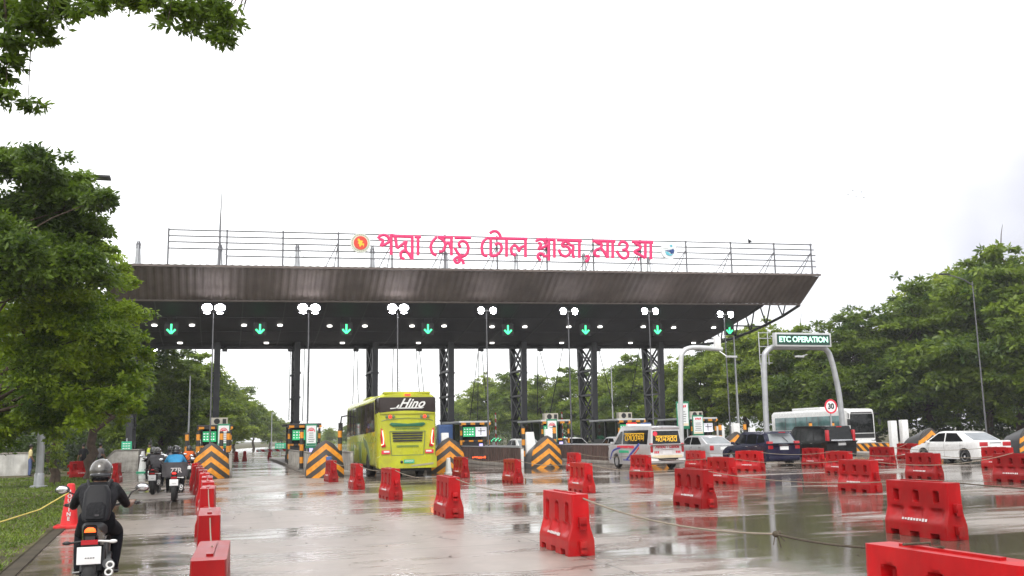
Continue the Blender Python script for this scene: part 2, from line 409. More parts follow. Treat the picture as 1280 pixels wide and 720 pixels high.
# ------------------------------------------------------------------ the ground
def ground_materials():
    # wet concrete: pale slabs, saw-cut joints, films of standing water
    m, nt, b = new_mat('wet_concrete')
    N = nt.nodes.new; L = nt.links.new
    tc = N('ShaderNodeTexCoord'); P = tc.outputs['Object']
    sp = N('ShaderNodeSeparateXYZ'); L(P, sp.inputs[0])
    def math_(op, a, b_=None):
        n = N('ShaderNodeMath'); n.operation = op
        for i, q in enumerate((a, b_)):
            if q is None: continue
            if isinstance(q, (int, float)): n.inputs[i].default_value = q
            else: L(q, n.inputs[i])
        return n.outputs[0]
    def noise(scale, detail=6, vec=None, rough=0.55, dist=0.0):
        n = N('ShaderNodeTexNoise'); n.inputs['Scale'].default_value = scale; n.inputs['Detail'].default_value = detail
        n.inputs['Roughness'].default_value = rough; n.inputs['Distortion'].default_value = dist
        L(vec or P, n.inputs['Vector']); return n.outputs['Fac']
    def rng(s, a, b_, c, d, clamp=True):
        n = N('ShaderNodeMapRange'); n.clamp = clamp
        for i, q in zip((1, 2, 3, 4), (a, b_, c, d)): n.inputs[i].default_value = q
        L(s, n.inputs[0]); return n.outputs[0]
    mp = N('ShaderNodeMapping'); mp.inputs['Scale'].default_value = (0.62, 1.0, 1); L(P, mp.inputs[0])
    mp2 = N('ShaderNodeMapping'); mp2.inputs['Scale'].default_value = (0.35, 2.2, 1); L(P, mp2.inputs[0])
    puddle_n = noise(0.26, 7, mp.outputs[0], 0.6, 0.35)
    # where water stands: the open plaza to the right and the riders' lane hold more than the swept lane
    side = rng(sp.outputs['X'], 4.4, 6.2, 0.0, 0.088)
    left = rng(sp.outputs['X'], -0.1, -0.6, 0.0, 0.045)
    far = rng(sp.outputs['Y'], 44, 50, 0.0, 0.07)
    mid_ = math_('MULTIPLY', rng(sp.outputs['X'], -0.2, 0.2, 0, -0.045), rng(sp.outputs['X'], 4.2, 4.6, 1, 0))
    pn = math_('ADD', math_('ADD', puddle_n, mid_), math_('ADD', side, math_('ADD', left, far)))
    streak = noise(1.1, 5, mp2.outputs[0], 0.6)
    pn2 = math_('ADD', pn, math_('MULTIPLY', math_('SUBTRACT', streak, 0.5), 0.46))
    pud = rng(pn2, 0.535, 0.625, 0, 1)
    damp = rng(pn2, 0.42, 0.56, 0, 1)
    # joints
    def joint(sock, period, off, wid):
        f = math_('FRACT', math_('DIVIDE', math_('ADD', sock, off), period))
        return math_('LESS_THAN', math_('ABSOLUTE', math_('SUBTRACT', f, 0.5)), wid / period)
    wob = math_('MULTIPLY', math_('SUBTRACT', noise(0.9, 3), 0.5), 0.10)
    jx = joint(math_('ADD', sp.outputs['X'], wob), 5.1, 0.35 + 2.55, 0.018)
    jy = joint(math_('ADD', sp.outputs['Y'], wob), 6.0, 0.3, 0.022)
    jj = math_('MAXIMUM', jx, jy); jj0 = jj
    fine = noise(2.4, 10, None, 0.7)
    # cracks, oil spots and the darker bands where wheels run
    vo = N('ShaderNodeTexVoronoi'); vo.feature = 'DISTANCE_TO_EDGE'; vo.inputs['Scale'].default_value = 0.22
    wv = N('ShaderNodeVectorMath'); wv.operation = 'ADD'; L(P, wv.inputs[0])
    nc_ = N('ShaderNodeTexNoise'); nc_.inputs['Scale'].default_value = 0.8; nc_.inputs['Detail'].default_value = 5; L(P, nc_.inputs['Vector'])
    L(nc_.outputs['Color'], wv.inputs[1]); L(wv.outputs[0], vo.inputs['Vector'])
    crack = math_('MULTIPLY', math_('LESS_THAN', vo.outputs['Distance'], 0.0035), rng(noise(0.35, 2), 0.5, 0.54, 0, 1))
    oil = rng(noise(0.9, 3, None, 0.5), 0.66, 0.74, 0, 0.45)
    grit = rng(noise(38, 3, None, 0.5), 0.66, 0.74, 0, 0.35)
    mp3 = N('ShaderNodeMapping'); mp3.inputs['Scale'].default_value = (1.15, 0.03, 1); L(P, mp3.inputs[0])
    track = rng(noise(1.0, 4, mp3.outputs[0], 0.5), 0.48, 0.62, 0, 0.30)
    wear = math_('MAXIMUM', math_('MAXIMUM', oil, grit), track)
    big = noise(0.16, 4)
    mix1 = N('ShaderNodeMixRGB'); L(rng(big, 0.35, 0.65, 0, 1), mix1.inputs[0])
    mix1.inputs[1].default_value = (0.31, 0.266, 0.232, 1); mix1.inputs[2].default_value = (0.24, 0.200, 0.172, 1)
    sc1 = N('ShaderNodeVectorMath'); sc1.operation = 'SCALE'; L(mix1.outputs[0], sc1.inputs[0]); L(rng(fine, 0.3, 0.7, 0.82, 1.14), sc1.inputs['Scale'])
    jj = math_('MAXIMUM', jj0, crack)
    mw_ = N('ShaderNodeMixRGB'); L(wear, mw_.inputs[0]); L(sc1.outputs[0], mw_.inputs[1]); mw_.inputs[2].default_value = (0.12, 0.098, 0.082, 1)
    mix2 = N('ShaderNodeMixRGB'); L(math_('MULTIPLY', damp, 0.55), mix2.inputs[0]); L(mw_.outputs[0], mix2.inputs[1]); mix2.inputs[2].default_value = (0.130, 0.100, 0.078, 1)
    mix3 = N('ShaderNodeMixRGB'); L(math_('MULTIPLY', pud, 0.75), mix3.inputs[0]); L(mix2.outputs[0], mix3.inputs[1]); mix3.inputs[2].default_value = (0.066, 0.050, 0.034, 1)
    mix4 = N('ShaderNodeMixRGB'); L(math_('MULTIPLY', jj, 0.7), mix4.inputs[0]); L(mix3.outputs[0], mix4.inputs[1]); mix4.inputs[2].default_value = (0.07, 0.06, 0.05, 1)
    L(mix4.outputs[0], b.inputs['Base Color'])
    ro = N('ShaderNodeMixRGB'); L(pud, ro.inputs[0]); L(rng(damp, 0, 1, 0.36, 0.14), ro.inputs[1]); ro.inputs[2].default_value = (0.075,) * 3 + (1,)
    L(ro.outputs[0], b.inputs['Roughness'])
    b.inputs['IOR'].default_value = 1.42
    # bump: brushed concrete, ripples on the water
    bh = math_('MULTIPLY', math_('SUBTRACT', 1.0, pud), math_('MULTIPLY', noise(26, 5, None, 0.6), 0.05))
    rip = math_('MULTIPLY', pud, math_('MULTIPLY', noise(3.2, 4, mp2.outputs[0]), 0.022))
    lvl = math_('MULTIPLY', damp, -0.02)
    hh = math_('ADD', math_('ADD', bh, rip), lvl)
    bp = N('ShaderNodeBump'); bp.inputs['Strength'].default_value = 0.35; bp.inputs['Distance'].default_value = 0.12
    L(hh, bp.inputs['Height']); L(bp.outputs[0], b.inputs['Normal'])
    M['wet'] = m
    M['grass_soil'] = pbr('grassy_earth', (0.078, 0.070, 0.032), 0.85, var=0.5, scale=0.9)
ground_materials()
def stain(m, sx=1.4, sz=.16, k=.35):
    nt = m.node_tree; b = nt.nodes['Principled BSDF']; src = b.inputs['Base Color'].links[0].from_socket
    tc = nt.nodes.new('ShaderNodeTexCoord'); mp = nt.nodes.new('ShaderNodeMapping'); mp.inputs['Scale'].default_value = (sx, sx, sz)
    nt.links.new(tc.outputs['Object'], mp.inputs[0])
    no = nt.nodes.new('ShaderNodeTexNoise'); no.inputs['Scale'].default_value = 1.0; no.inputs['Detail'].default_value = 7; no.inputs['Roughness'].default_value = .65
    nt.links.new(mp.outputs[0], no.inputs['Vector'])
    mr = nt.nodes.new('ShaderNodeMapRange'); mr.inputs[1].default_value = .32; mr.inputs[2].default_value = .68; mr.inputs[3].default_value = 1 - k; mr.inputs[4].default_value = 1 + k
    nt.links.new(no.outputs['Fac'], mr.inputs[0])
    sc_ = nt.nodes.new('ShaderNodeVectorMath'); sc_.operation = 'SCALE'; nt.links.new(src, sc_.inputs[0]); nt.links.new(mr.outputs[0], sc_.inputs['Scale'])
    nt.links.new(sc_.outputs[0], b.inputs['Base Color'])
stain(M['fascia'], 1.4, .16, .13); stain(M['concrete'], 2.5, .5, .3); stain(M['plaster'], 2, .3, .3); stain(M['brownwall'], 3, .5, .4); stain(M['lime'], 1.2, .5, .12); stain(M['red'], 4, 1.2, .14)
def per_object(m, lo, hi):
    nt = m.node_tree; b = nt.nodes['Principled BSDF']; src = b.inputs['Base Color'].links[0].from_socket
    oi = nt.nodes.new('ShaderNodeObjectInfo'); mr = nt.nodes.new('ShaderNodeMapRange'); mr.inputs[3].default_value = lo; mr.inputs[4].default_value = hi
    nt.links.new(oi.outputs['Random'], mr.inputs[0])
    sc_ = nt.nodes.new('ShaderNodeVectorMath'); sc_.operation = 'SCALE'; nt.links.new(src, sc_.inputs[0]); nt.links.new(mr.outputs[0], sc_.inputs['Scale'])
    nt.links.new(sc_.outputs[0], b.inputs['Base Color'])
per_object(M['red'], .68, 1.2)

MB().quad((-1600, -200, -0.05), (1600, -200, -0.05), (1600, 2600, -0.05), (-1600, 2600, -0.05)).build('ground', M['grass_soil'])
tag(bpy.data.objects['ground'], kind='structure')
EDGE = [(-1.75, -6), (-2.0, 6), (-2.6, 14.5), (-2.95, 20), (-3.15, 24), (-3.9, 32), (-5.0, 44), (-5.6, 62), (-5.8, 80), (-5.2, 120), (-3, 170), (4, 230), (14, 290), (24, 360)]
RIGHT = [(52, 360), (50, 230), (52, 130), (53, 90), (56, 60), (60, 30), (60, -6)]
pv = EDGE + RIGHT
o = MB().add([(x, y, 0) for x, y in pv], [tuple(range(len(pv)))]).build('plaza_pavement', M['wet']); tag(o, kind='structure')
kb = MB()
for (x0, y0), (x1, y1) in zip(EDGE[:8], EDGE[1:9]):
    kb.bar((x0 - .04, y0, -.025), (x1 - .04, y1, -.025), 0.20, 0.09)
tag(kb.build('pavement_kerb', M['soil']), kind='structure')
vg = [(x - .14, y) for x, y in EDGE[:9]]
vg = vg + [(-40, 80), (-40, -6)]
tag(MB().add([(x, y, 0.03) for x, y in vg], [tuple(range(len(vg)))]).build('grass_verge_ground', M['grass_soil']), kind='structure')
# ------------------------------------------------------------------ foliage tools
def leaf_material(name, dark, light, scale=0.5, trans=0.35):
    m, nt, b = new_mat(name)
    N = nt.nodes.new; L = nt.links.new
    tc = N('ShaderNodeTexCoord'); no = N('ShaderNodeTexNoise'); no.inputs['Scale'].default_value = scale; no.inputs['Detail'].default_value = 3
    L(tc.outputs['Object'], no.inputs['Vector'])
    a = N('ShaderNodeAttribute'); a.attribute_name = 'leaf_tint'
    add = N('ShaderNodeMath'); add.operation = 'MULTIPLY_ADD'; add.inputs[1].default_value = 0.45; L(a.outputs['Fac'], add.inputs[0]); L(no.outputs['Fac'], add.inputs[2])
    mr = N('ShaderNodeMapRange'); mr.inputs[1].default_value = 0.45; mr.inputs[2].default_value = 1.0; L(add.outputs[0], mr.inputs[0])
    mxn = N('ShaderNodeMixRGB'); L(mr.outputs[0], mxn.inputs[0]); mxn.inputs[1].default_value = (*dark, 1); mxn.inputs[2].default_value = (*light, 1)
    L(mxn.outputs[0], b.inputs['Base Color']); b.inputs['Roughness'].default_value = 0.42
    trans = trans + .12; tr = N('ShaderNodeBsdfTranslucent'); L(mxn.outputs[0], tr.inputs['Color'])
    ms = N('ShaderNodeMixShader'); ms.inputs[0].default_value = trans
    L(b.outputs[0], ms.inputs[1]); L(tr.outputs[0], ms.inputs[2])
    L(ms.outputs[0], nt.nodes['Material Output'].inputs['Surface'])
    return m
LEAF = dict(
    near=leaf_material('fresh_green_leaf', (0.060, 0.130, 0.008), (0.370, 0.500, 0.030), 0.48),
    dark=leaf_material('dark_green_leaf', (0.028, 0.062, 0.008), (0.175, 0.270, 0.024), 0.6, 0.38),
    far=leaf_material('bright_green_leaf', (0.075, 0.140, 0.014), (0.350, 0.430, 0.045), 0.25),
    mid=leaf_material('mid_green_leaf', (0.050, 0.105, 0.012), (0.290, 0.385, 0.034), 0.3),
    deep=leaf_material('deep_green_leaf', (0.034, 0.078, 0.010), (0.230, 0.320, 0.026), 0.3),
    shade=leaf_material('shaded_growth_leaf', (0.014, 0.032, 0.008), (0.070, 0.115, 0.018), 0.3, 0.2),  # shade under and behind the trees is put into this darker leaf colour
    grass=leaf_material('grass_blade', (0.060, 0.105, 0.010), (0.200, 0.280, 0.030), 0.5, 0.3),
)
def leaves(name, lobes, n, size, seed, droop=0.35, clump=34, aspect=0.42, spread=0.42, sub=0):
    """lobes: (x,y,z,rx,ry,rz); leaf rhombs gathered into sprays through each lobe's volume"""
    rg = np.random.default_rng(seed)
    lob = np.array(lobes, float)
    if sub:      # each bough breaks into smaller clumps, mostly on its outside, with gaps between
        out = []
        for l in lob:
            for _ in range(sub):
                d = rg.normal(size=3); d[2] += .25; d /= np.linalg.norm(d)
                f = rg.uniform(.30, 1.0); k_ = rg.uniform(.26, .50)
                out.append([*(l[:3] + d * f * l[3:]), *(l[3:] * k_ * np.array([1.15, 1.15, .8]))])
        for l in lob:      # a few loose sprays stand proud of the crown
            for _ in range(max(2, sub // 3)):
                d = rg.normal(size=3); d[2] += .5; d /= np.linalg.norm(d)
                out.append([*(l[:3] + d * rg.uniform(.95, 1.28) * l[3:]), *(l[3:] * rg.uniform(.10, .20) * np.array([1.2, 1.2, .8]))])
        lob = np.array(out)
    vol = (lob[:, 3] * lob[:, 4] * lob[:, 5]) ** 0.8
    nc = max(1, n // clump)
    idx = rg.choice(len(lob), nc, p=vol / vol.sum())
    d = rg.normal(size=(nc, 3)); d /= np.linalg.norm(d, axis=1)[:, None]
    rad = rg.random(nc) ** 0.45 * (0.82 + 0.30 * rg.random(nc))
    cen = lob[idx, :3] + d * rad[:, None] * lob[idx, 3:]
    csize = spread * np.cbrt(lob[idx, 3] * lob[idx, 4] * lob[idx, 5]) * (0.55 + 0.6 * rg.random(nc))
    # every spray is a flattened, drooping disc
    k = np.repeat(np.arange(nc), clump); nn = len(k)
    off = np.clip(rg.normal(size=(nn, 3)), -1.7, 1.7) * np.array([0.55, 0.55, 0.22]) * csize[k][:, None]
    p = cen[k] + off
    p[:, 2] -= droop * (off[:, 0] ** 2 + off[:, 1] ** 2) / np.maximum(csize[k], .05)
    dirv = off * np.array([1, 1, .6]) + rg.normal(size=(nn, 3)) * 0.4 * csize[k][:, None]
    dirv[:, 2] -= 0.25 * csize[k]
    dirv /= np.linalg.norm(dirv, axis=1)[:, None]
    nrm = np.array([0, 0, 0.8]) + rg.normal(size=(nn, 3)) * 1.0
    side = np.cross(dirv, nrm); side /= np.maximum(np.linalg.norm(side, axis=1)[:, None], 1e-6)
    s = size * (0.6 + 0.8 * rg.random(nn))[:, None]
    a = p; b = p + dirv * s * .5 + side * s * aspect * .5; c = p + dirv * s; e = p + dirv * s * .5 - side * s * aspect * .5
    tint = np.clip(rg.random(nc)[k] * 0.7 + rg.random(nn) * 0.3, 0, 1)
    return quads_mesh(name, np.stack([a, b, c, e], 1), tint)
def quads_mesh(name, q, tint):
    nn = len(q); me = bpy.data.meshes.new(name)
    me.vertices.add(nn * 4); me.vertices.foreach_set('co', q.reshape(-1).astype(np.float32))
    me.loops.add(nn * 4); me.loops.foreach_set('vertex_index', np.arange(nn * 4, dtype=np.int32))
    me.polygons.add(nn); me.polygons.foreach_set('loop_start', np.arange(0, nn * 4, 4, dtype=np.int32))
    me.update()
    at_ = me.attributes.new('leaf_tint', 'FLOAT', 'FACE'); at_.data.foreach_set('value', tint.astype(np.float32))
    me.validate(); me.update()
    return me
def branch_mesh(base, lobes, r0_, seed, fork=0.45, twigs=3, limb=.62):
    rg = random.Random(seed); mb = MB()
    base = Vector(base)
    tops = [Vector(l[:3]) for l in lobes]
    cen = sum(tops, Vector()) / len(tops)
    f = base.lerp(Vector((base.x * .6 + cen.x * .4, base.y * .6 + cen.y * .4, base.z + (cen.z - base.z))), fork)
    def path(a, b, n, amp):
        out = []
        for i in range(n + 1):
            t = i / n; p = a.lerp(b, t)
            s = math.sin(PI * t) * amp
            out.append(p + Vector((rg.uniform(-s, s), rg.uniform(-s, s), s * .5)))
        return out if amp < .06 else cr(out, 2)[::2] if n < 6 else out
    tr = path(base, f, 6, 0.10 * (f - base).length)
    mb.tube(tr, [r0_ * (1.35 if i == 0 else 1 - 0.05 * i) for i in range(len(tr))], 9)
    for t in tops:
        pth = path(f, t, 6, (0.12 if limb > .2 else .025) * (t - f).length)
        mb.tube(pth, [r0_ * limb * (1 - i / 6.6) + .006 for i in range(7)], 7)
        for _ in range(twigs):
            i = rg.randint(3, 6); q = pth[i]
            e = q + Vector((rg.uniform(-1, 1), rg.uniform(-1, 1), rg.uniform(-.2, .9))) * 0.28 * (t - f).length
            mb.tube(path(q, e, 3, .05), [r0_ * .18, r0_ * .13, r0_ * .09, .008], 5)
    return mb
def crown_lobes(seed, n=9, rxy=3.2, h0=3.0, h1=9.5):
    rg = random.Random(seed); out = []
    for i in range(n):
        t = (i + .5) / n; z = h0 + (h1 - h0) * t
        rr = rxy * (0.35 + 0.65 * math.sin(PI * min(1, .15 + .8 * t)))
        a = i * 2.4 + rg.uniform(-.5, .5); dd = rr * rg.uniform(.25, .75) * (1 - .45 * t)
        s = rr * rg.uniform(.40, .62)
        out.append((dd * math.cos(a), dd * math.sin(a), z - s * .3, s * 1.1, s * 1.1, s * .78))
    return out

# ------------------------------------------------------------------ toll canopy
def ztop(X): return 11.62 + 0.0162 * X
def zbot(X): return 9.98 + 0.0141 * X
def zbel(Y, X):
    t = (Y - 59.4) / 10.6
    e = 8.30 + 0.0078 * X
    if t <= 1:
        return zbot(X) + (e - zbot(X)) * (1 - (1 - t) ** 1.55)
    t2 = (Y - 70) / 12.0
    return e + (zbot(X) + .2 - e) * t2 ** 1.5
XL, XR, XS = -6.6, 39.4, 36.2
canopy = thing('toll_canopy', 'long dark steel toll plaza canopy with ribbed brown fascia on lattice columns', 'toll canopy')
mb = MB(); n = 104
def fas(X, t, d=0):     # t 0 at top edge, 1 at bottom edge
    return (X, 56.8 + 2.6 * t + d, ztop(X) + (zbot(X) - ztop(X)) * t)
vsx = []
for i in range(n * 4 + 1):
    X = XL + (XR - XL) * i / (n * 4)
    d = (0.0, 0.0, 0.10, 0.10)[i % 4]
    vsx += [fas(X, .035, d), fas(X, .965, d)]
mb.add(vsx, [(2 * i, 2 * i + 1, 2 * i + 3, 2 * i + 2) for i in range(n * 4)])
mb.build('fascia', M['fascia'], canopy, sharp=20)
tr = MB()
tr.bar(fas(XL, 0, -.03), fas(XR, 0, -.03), 0.16, 0.12)
tr.bar(fas(XL, 1, -.03), fas(XR - .05, 1, -.03), 0.14, 0.10)
tr.build('fascia_trim', M['fascia'], canopy)
mb = MB(); ys = [59.5 + (82 - 59.5) * i / 30 for i in range(31)]
xs = [XL + (XS - XL) * i / 8 for i in range(9)]
vsx = [(X, Y, zbel(Y, X)) for Y in ys for X in xs]
mb.add(vsx, [(r * 9 + c, r * 9 + c + 1, (r + 1) * 9 + c + 1, (r + 1) * 9 + c) for r in range(30) for c in range(8)])
mb.build('soffit', M['soffit'], canopy)
sj = MB()
for k in range(1, 17):     # standing seams of the soffit panels
    X = XL + (XS - XL) * k / 17
    pts = [(X, Y, zbel(Y, X) - .012) for Y in ys[::2]]
    for a, b_ in zip(pts, pts[1:]): sj.bar(a, b_, 0.06, 0.03)
for Y in (62.2, 65.2, 68.2):
    sj.bar((XL, Y, zbel(Y, XL) - .012), (XS, Y, zbel(Y, XS) - .012), 0.05, 0.03)
sj.build('soffit_seam', M['steel'], canopy)
bl = MB(); bl.bar((XL, 70, zbel(70, XL) - .12), (XS, 70, zbel(70, XS) - .12), 0.5, 0.22); bl.build('belly_girder', M['steel'], canopy)
mb = MB()
vsx = []
for i in range(n * 2 + 1):
    X = XL + (XR - XL) * i / (n * 2); d = 0.05 * (i % 2)
    vsx += [(X, 56.8, ztop(X) + .06 + d), (X, 82.2, ztop(X) + .2 + d)]
mb.add(vsx, [(2 * i, 2 * i + 1, 2 * i + 3, 2 * i + 2) for i in range(n * 2)])
mb.build('roof', M['roofsheet'], canopy, sharp=15)
eb = MB(); eb.add([(XL, 82.2, zbot(XL)), (XR, 82.2, zbot(XR)), (XR, 82.2, ztop(XR) + .2), (XL, 82.2, ztop(XL) + .2)], [(0, 1, 2, 3)])
eb.add([(XL, 56.8, ztop(XL)), (XL, 82.2, ztop(XL)), (XL, 82.2, zbot(XL))] + [(XL, Y, zbel(Y, XL)) for Y in ys[::-5]], [tuple(range(3 + len(ys[::-5])))])
eb.build('end_panel', M['fascia'], canopy)
# open bay of trusses at the right end
def truss(X):
    tm = MB(); zt = ztop(X) - .25
    yb = [59.4, 61.6, 63.9, 66.2, 68.6, 71, 74, 77, 80, 82]
    bz = [zbot(X) - .05, 9.98, 9.62, 9.33, 9.12, 9.0, 9.1, 9.4, 9.9, zbot(X) - .05]
    for i in range(9):
        tm.tube([(X, yb[i], bz[i]), (X, yb[i + 1], bz[i + 1])], 0.11, 7)
        mid = (yb[i] + yb[i + 1]) / 2
        tm.tube([(X, yb[i], bz[i]), (X, mid, zt)], 0.055, 6)
        tm.tube([(X, mid, zt), (X, yb[i + 1], bz[i + 1])], 0.055, 6)
    tm.tube([(X, 58.0, zt), (X, 82, zt)], 0.10, 7)
    tm.build('end_truss', M['steel'], canopy)
truss(39.3); truss(XS + .12)
for a, b_ in [((XS, Y, z), (39.3, Y, z)) for Y, z in ((62, 11.9), (66.2, 11.9), (70, 11.9), (63.9, 9.5), (68.6, 9.0), (74, 9.0))] + [((XS, Y0, 11.9), (39.3, Y1, 11.9)) for Y0, Y1 in ((62, 66.2), (66.2, 70), (66.2, 62), (70, 66.2))]:
    MB().tube([a, b_], 0.055, 6).build('cross_brace', M['steel'], canopy)
ISL = [-0.5, 4.85, 10.3, 15.85, 21.45, 27.0, 32.55]
COLX = [-5.96] + [-0.53, 4.83, 10.27, 15.83, 21.4, 27.02, 32.61]
for k, X in enumerate(COLX):
    cm = MB(); zt = zbel(70, X) - .1
    for sy in (-1, 1):
        cm.bar((X, 70 + sy * 1.15, 0.2), (X, 70 + sy * 1.55, zt + .5), 0.40, 0.34)
        for z in np.arange(1.2, 8.0, 1.7):
            cm.bar((X - .27, 70 + sy * (1.15 + .4 * z / 8), z), (X + .27, 70 + sy * (1.15 + .4 * z / 8), z), 0.1, 0.14)
    zz = list(np.linspace(0.9, zt, 5))
    for sx in (-.14, .14):
        for a, b_ in zip(zz, zz[1:]):
            ya, yb_ = 1.15 + .4 * a / 8.3, 1.15 + .4 * b_ / 8.3
            cm.bar((X + sx, 70 - ya, a), (X + sx, 70 + yb_, b_), 0.10, 0.12)
            cm.bar((X + sx, 70 + ya, a), (X + sx, 70 - yb_, b_), 0.10, 0.12)
            cm.bar((X + sx, 70 - yb_, b_), (X + sx, 70 + yb_, b_), 0.12, 0.14)
    cm.box((X, 70, 0.4), (1.1, 3.2, 0.5))
    cm.build('column', M['steel'], canopy)
for k, (x, y) in enumerate(((175, 302), (274, 306), (371, 306), (464, 309), (541, 315), (641, 316), (728, 317), (808, 322))):
    X = COLX[k]; p = at(x, y, 70)
    ms = MB(); zr = ztop(X)
    for sx in (-.22, .22): ms.tube([(X + sx * 1.3, 70, zr), (X + sx * .25, 70, p.z)], 0.07, 7)
    for sy in (-.4, .4): ms.tube([(X, 70 + sy * 1.5, zr), (X, 70 + sy * .2, p.z)], 0.05, 6)
    m_ = ms.build('mast', M['greysteel'], canopy)
    MB().lathe([(.13, -.50), (.17, -.2), (.10, .02), (.03, .06)], (X, 70, p.z), seg=10).build('mast_cap', M['railsteel'], m_)
    st = MB()
    for dx in (-2.6, 2.6): st.tube([(X, 70, p.z - .2), (X + dx, 70, zr + .1)], 0.022, 5)
    st.build('stay', M['greysteel'], m_)
# downlights set into the soffit, placed by their line and island bay
def on_soffit(x, y):
    lo, hi = 59.5, 69.9
    for _ in range(40):
        mid = (lo + hi) / 2; p = at(x, y, mid)
        if p.z > zbel(mid, p.x): hi = mid
        else: lo = mid
    return at(x, y, lo)
for x, y in [(193, 406), (240, 406), (305, 406), (350, 406), (412, 407), (456, 407), (515, 407), (555, 407), (615, 408), (656, 408), (711, 408), (750, 408), (804, 408), (842, 409), (892, 409),
             (225, 428), (333, 428), (428, 428), (523, 428), (615, 428), (702, 428), (788, 428), (867, 428)]:
    p = on_soffit(x, y)
    MB().lathe([(.05, .14), (.15, .12), (.17, -.03), (.14, -.06), (.04, -.065)], (p.x, p.y, p.z - .03), seg=12).build('downlight', M['down'], canopy)

# ------------------------------------------------------------------ roof sign frame, letters, emblems
fr = thing('roof_railing', 'thin steel rail frame standing along the canopy roof edge behind the letters', 'frame', (0, 0, 0))
YF = 57.6
def line_pts(x0, y0, x1, y1): return at(x0, y0, YF), at(x1, y1, YF)
rl = MB()
R = [(211, 287, 1015, 306), (211, 294.5, 1017, 312.5), (211, 302, 1019, 319.5), (211, 310, 1019, 326.5), (284, 320, 1020, 333.5)]
for a in R:
    p, q = line_pts(*a); rl.tube([p, q], 0.042, 6)
rl.build('rail', M['railsteel'], fr)
for x in (211, 284, 354, 423, 490, 556, 621, 683, 741, 800, 857, 913, 967, 1013):
    yt = 287 + (x - 211) * 19 / 804
    t_ = at(x, yt, YF); po = MB(); zr = ztop(t_.x) + .1
    po.tube([(t_.x, YF, zr), (t_.x, YF, t_.z + .08)], 0.055, 6)
    for dx, dy in ((-.55, 1.3), (-.1, 1.5)):
        if x > 420: po.tube([(t_.x + dx * 1.4, YF + dy, zr), (t_.x, YF, zr + (t_.z - zr) * .75)], 0.028, 5)
    po.build('frame_post', M['railsteel'], fr)
am = thing('antenna_mast', 'tall thin antenna mast rising above the left end of the canopy roof', 'antenna', (at(274, 330, 62).x, 62, ztop(-.5)))
t_ = at(275.5, 230, 62).z - ztop(-.5)
MB().tube([(0, 0, 0), (0, 0, t_ * .55), (.05, 0, t_)], [.09, .06, .012], 7).build('mast_tube', M['railsteel'], am)
MB().box((0, 0, .12), (.35, .35, .24)).build('foot', M['railsteel'], am)

letters = thing('roof_lettering', 'large pink Bengali letters naming the toll plaza on the roof rails', 'lettering')
def cr(pts, n=5):
    pts = [Vector(p) for p in pts]; P_ = [pts[0]] + pts + [pts[-1]]; out = []
    for i in range(1, len(P_) - 2):
        for k in range(n):
            t = k / n; a, b_, c, d = P_[i - 1], P_[i], P_[i + 1], P_[i + 2]
            out.append(.5 * ((2 * b_) + (c - a) * t + (2 * a - 5 * b_ + 4 * c - d) * t * t + (3 * b_ - a - 3 * c + d) * t ** 3))
    return out + [pts[-1]]
YL = YF - .22
def word(strokes, ox, oy, k, wpx=4.1):
    mb = MB()
    for s in strokes:
        pts = [at(ox + u / k, oy + v / k, YL) for u, v in s]
        if len(pts) > 2: pts = cr(pts)
        sc_ = (pts[0] - Vector((0, 0, CAM_H))).dot(fwd) / FPX
        mb.tube(pts, wpx / 2 * sc_, 8, flat=(0, 1, 0))
    return mb.build('word', M['pink'], letters)
word([[(338, 145), (362, 118), (405, 110), (440, 130), (455, 165)], [(352, 150), (390, 165), (372, 215), (425, 195), (475, 160)], [(472, 108), (472, 308)], [(460, 112), (505, 116)],
      [(490, 122), (695, 128)], [(512, 125), (530, 245)], [(530, 245), (580, 205), (622, 178), (612, 225), (622, 270)], [(605, 350), (572, 335), (570, 290), (600, 265), (640, 290), (680, 352)], [(682, 125), (682, 355)],
      [(705, 130), (770, 130)], [(740, 130), (740, 315)]], 430, 280, 8)
word([[(925, 315), (885, 290), (868, 230), (885, 175), (928, 130)], [(938, 132), (1090, 135)], [(950, 135), (1000, 170), (1010, 220), (990, 268), (950, 275)], [(1010, 215), (1045, 185), (1072, 250)], [(1074, 135), (1074, 315)],
      [(1105, 138), (1270, 138)], [(1170, 232), (1148, 205), (1168, 175), (1215, 180), (1242, 230), (1232, 290), (1195, 322), (1150, 305), (1108, 240)], [(1195, 325), (1140, 330), (1105, 355), (1125, 388), (1155, 375), (1150, 345), (1185, 365), (1197, 405)]], 430, 280, 8)
word([[(165, 342), (120, 325), (105, 250), (122, 185), (165, 150)], [(190, 100), (220, 80), (260, 80), (292, 108), (305, 145)], [(170, 152), (590, 160)], [(200, 155), (200, 342)], [(202, 342), (255, 335), (308, 285), (312, 230), (278, 205), (247, 225)],
      [(368, 155), (368, 350)], [(465, 335), (425, 310), (420, 255), (455, 228), (490, 255), (500, 290), (520, 250), (568, 235)], [(570, 160), (570, 355)]], 590, 280, 8.533)
word([[(682, 190), (700, 170), (745, 165), (775, 185), (785, 210)], [(705, 200), (735, 218), (712, 268), (760, 250), (818, 215)], [(775, 165), (890, 170)], [(820, 165), (820, 392)], [(735, 388), (703, 355), (712, 318), (750, 318), (775, 345), (818, 330)],
      [(878, 170), (878, 360)], [(905, 172), (1170, 182)], [(925, 270), (950, 325), (1000, 345), (1042, 312), (1038, 262), (1003, 238), (970, 240), (965, 208), (1003, 182)], [(1005, 185), (1048, 222), (1080, 240), (1074, 300), (1086, 365)], [(1145, 182), (1145, 362)]], 590, 280, 8.533)
word([[(1212, 335), (1225, 350)], [(1228, 338), (1242, 352), (1238, 380), (1212, 402)]], 590, 280, 8.533, 4.2)
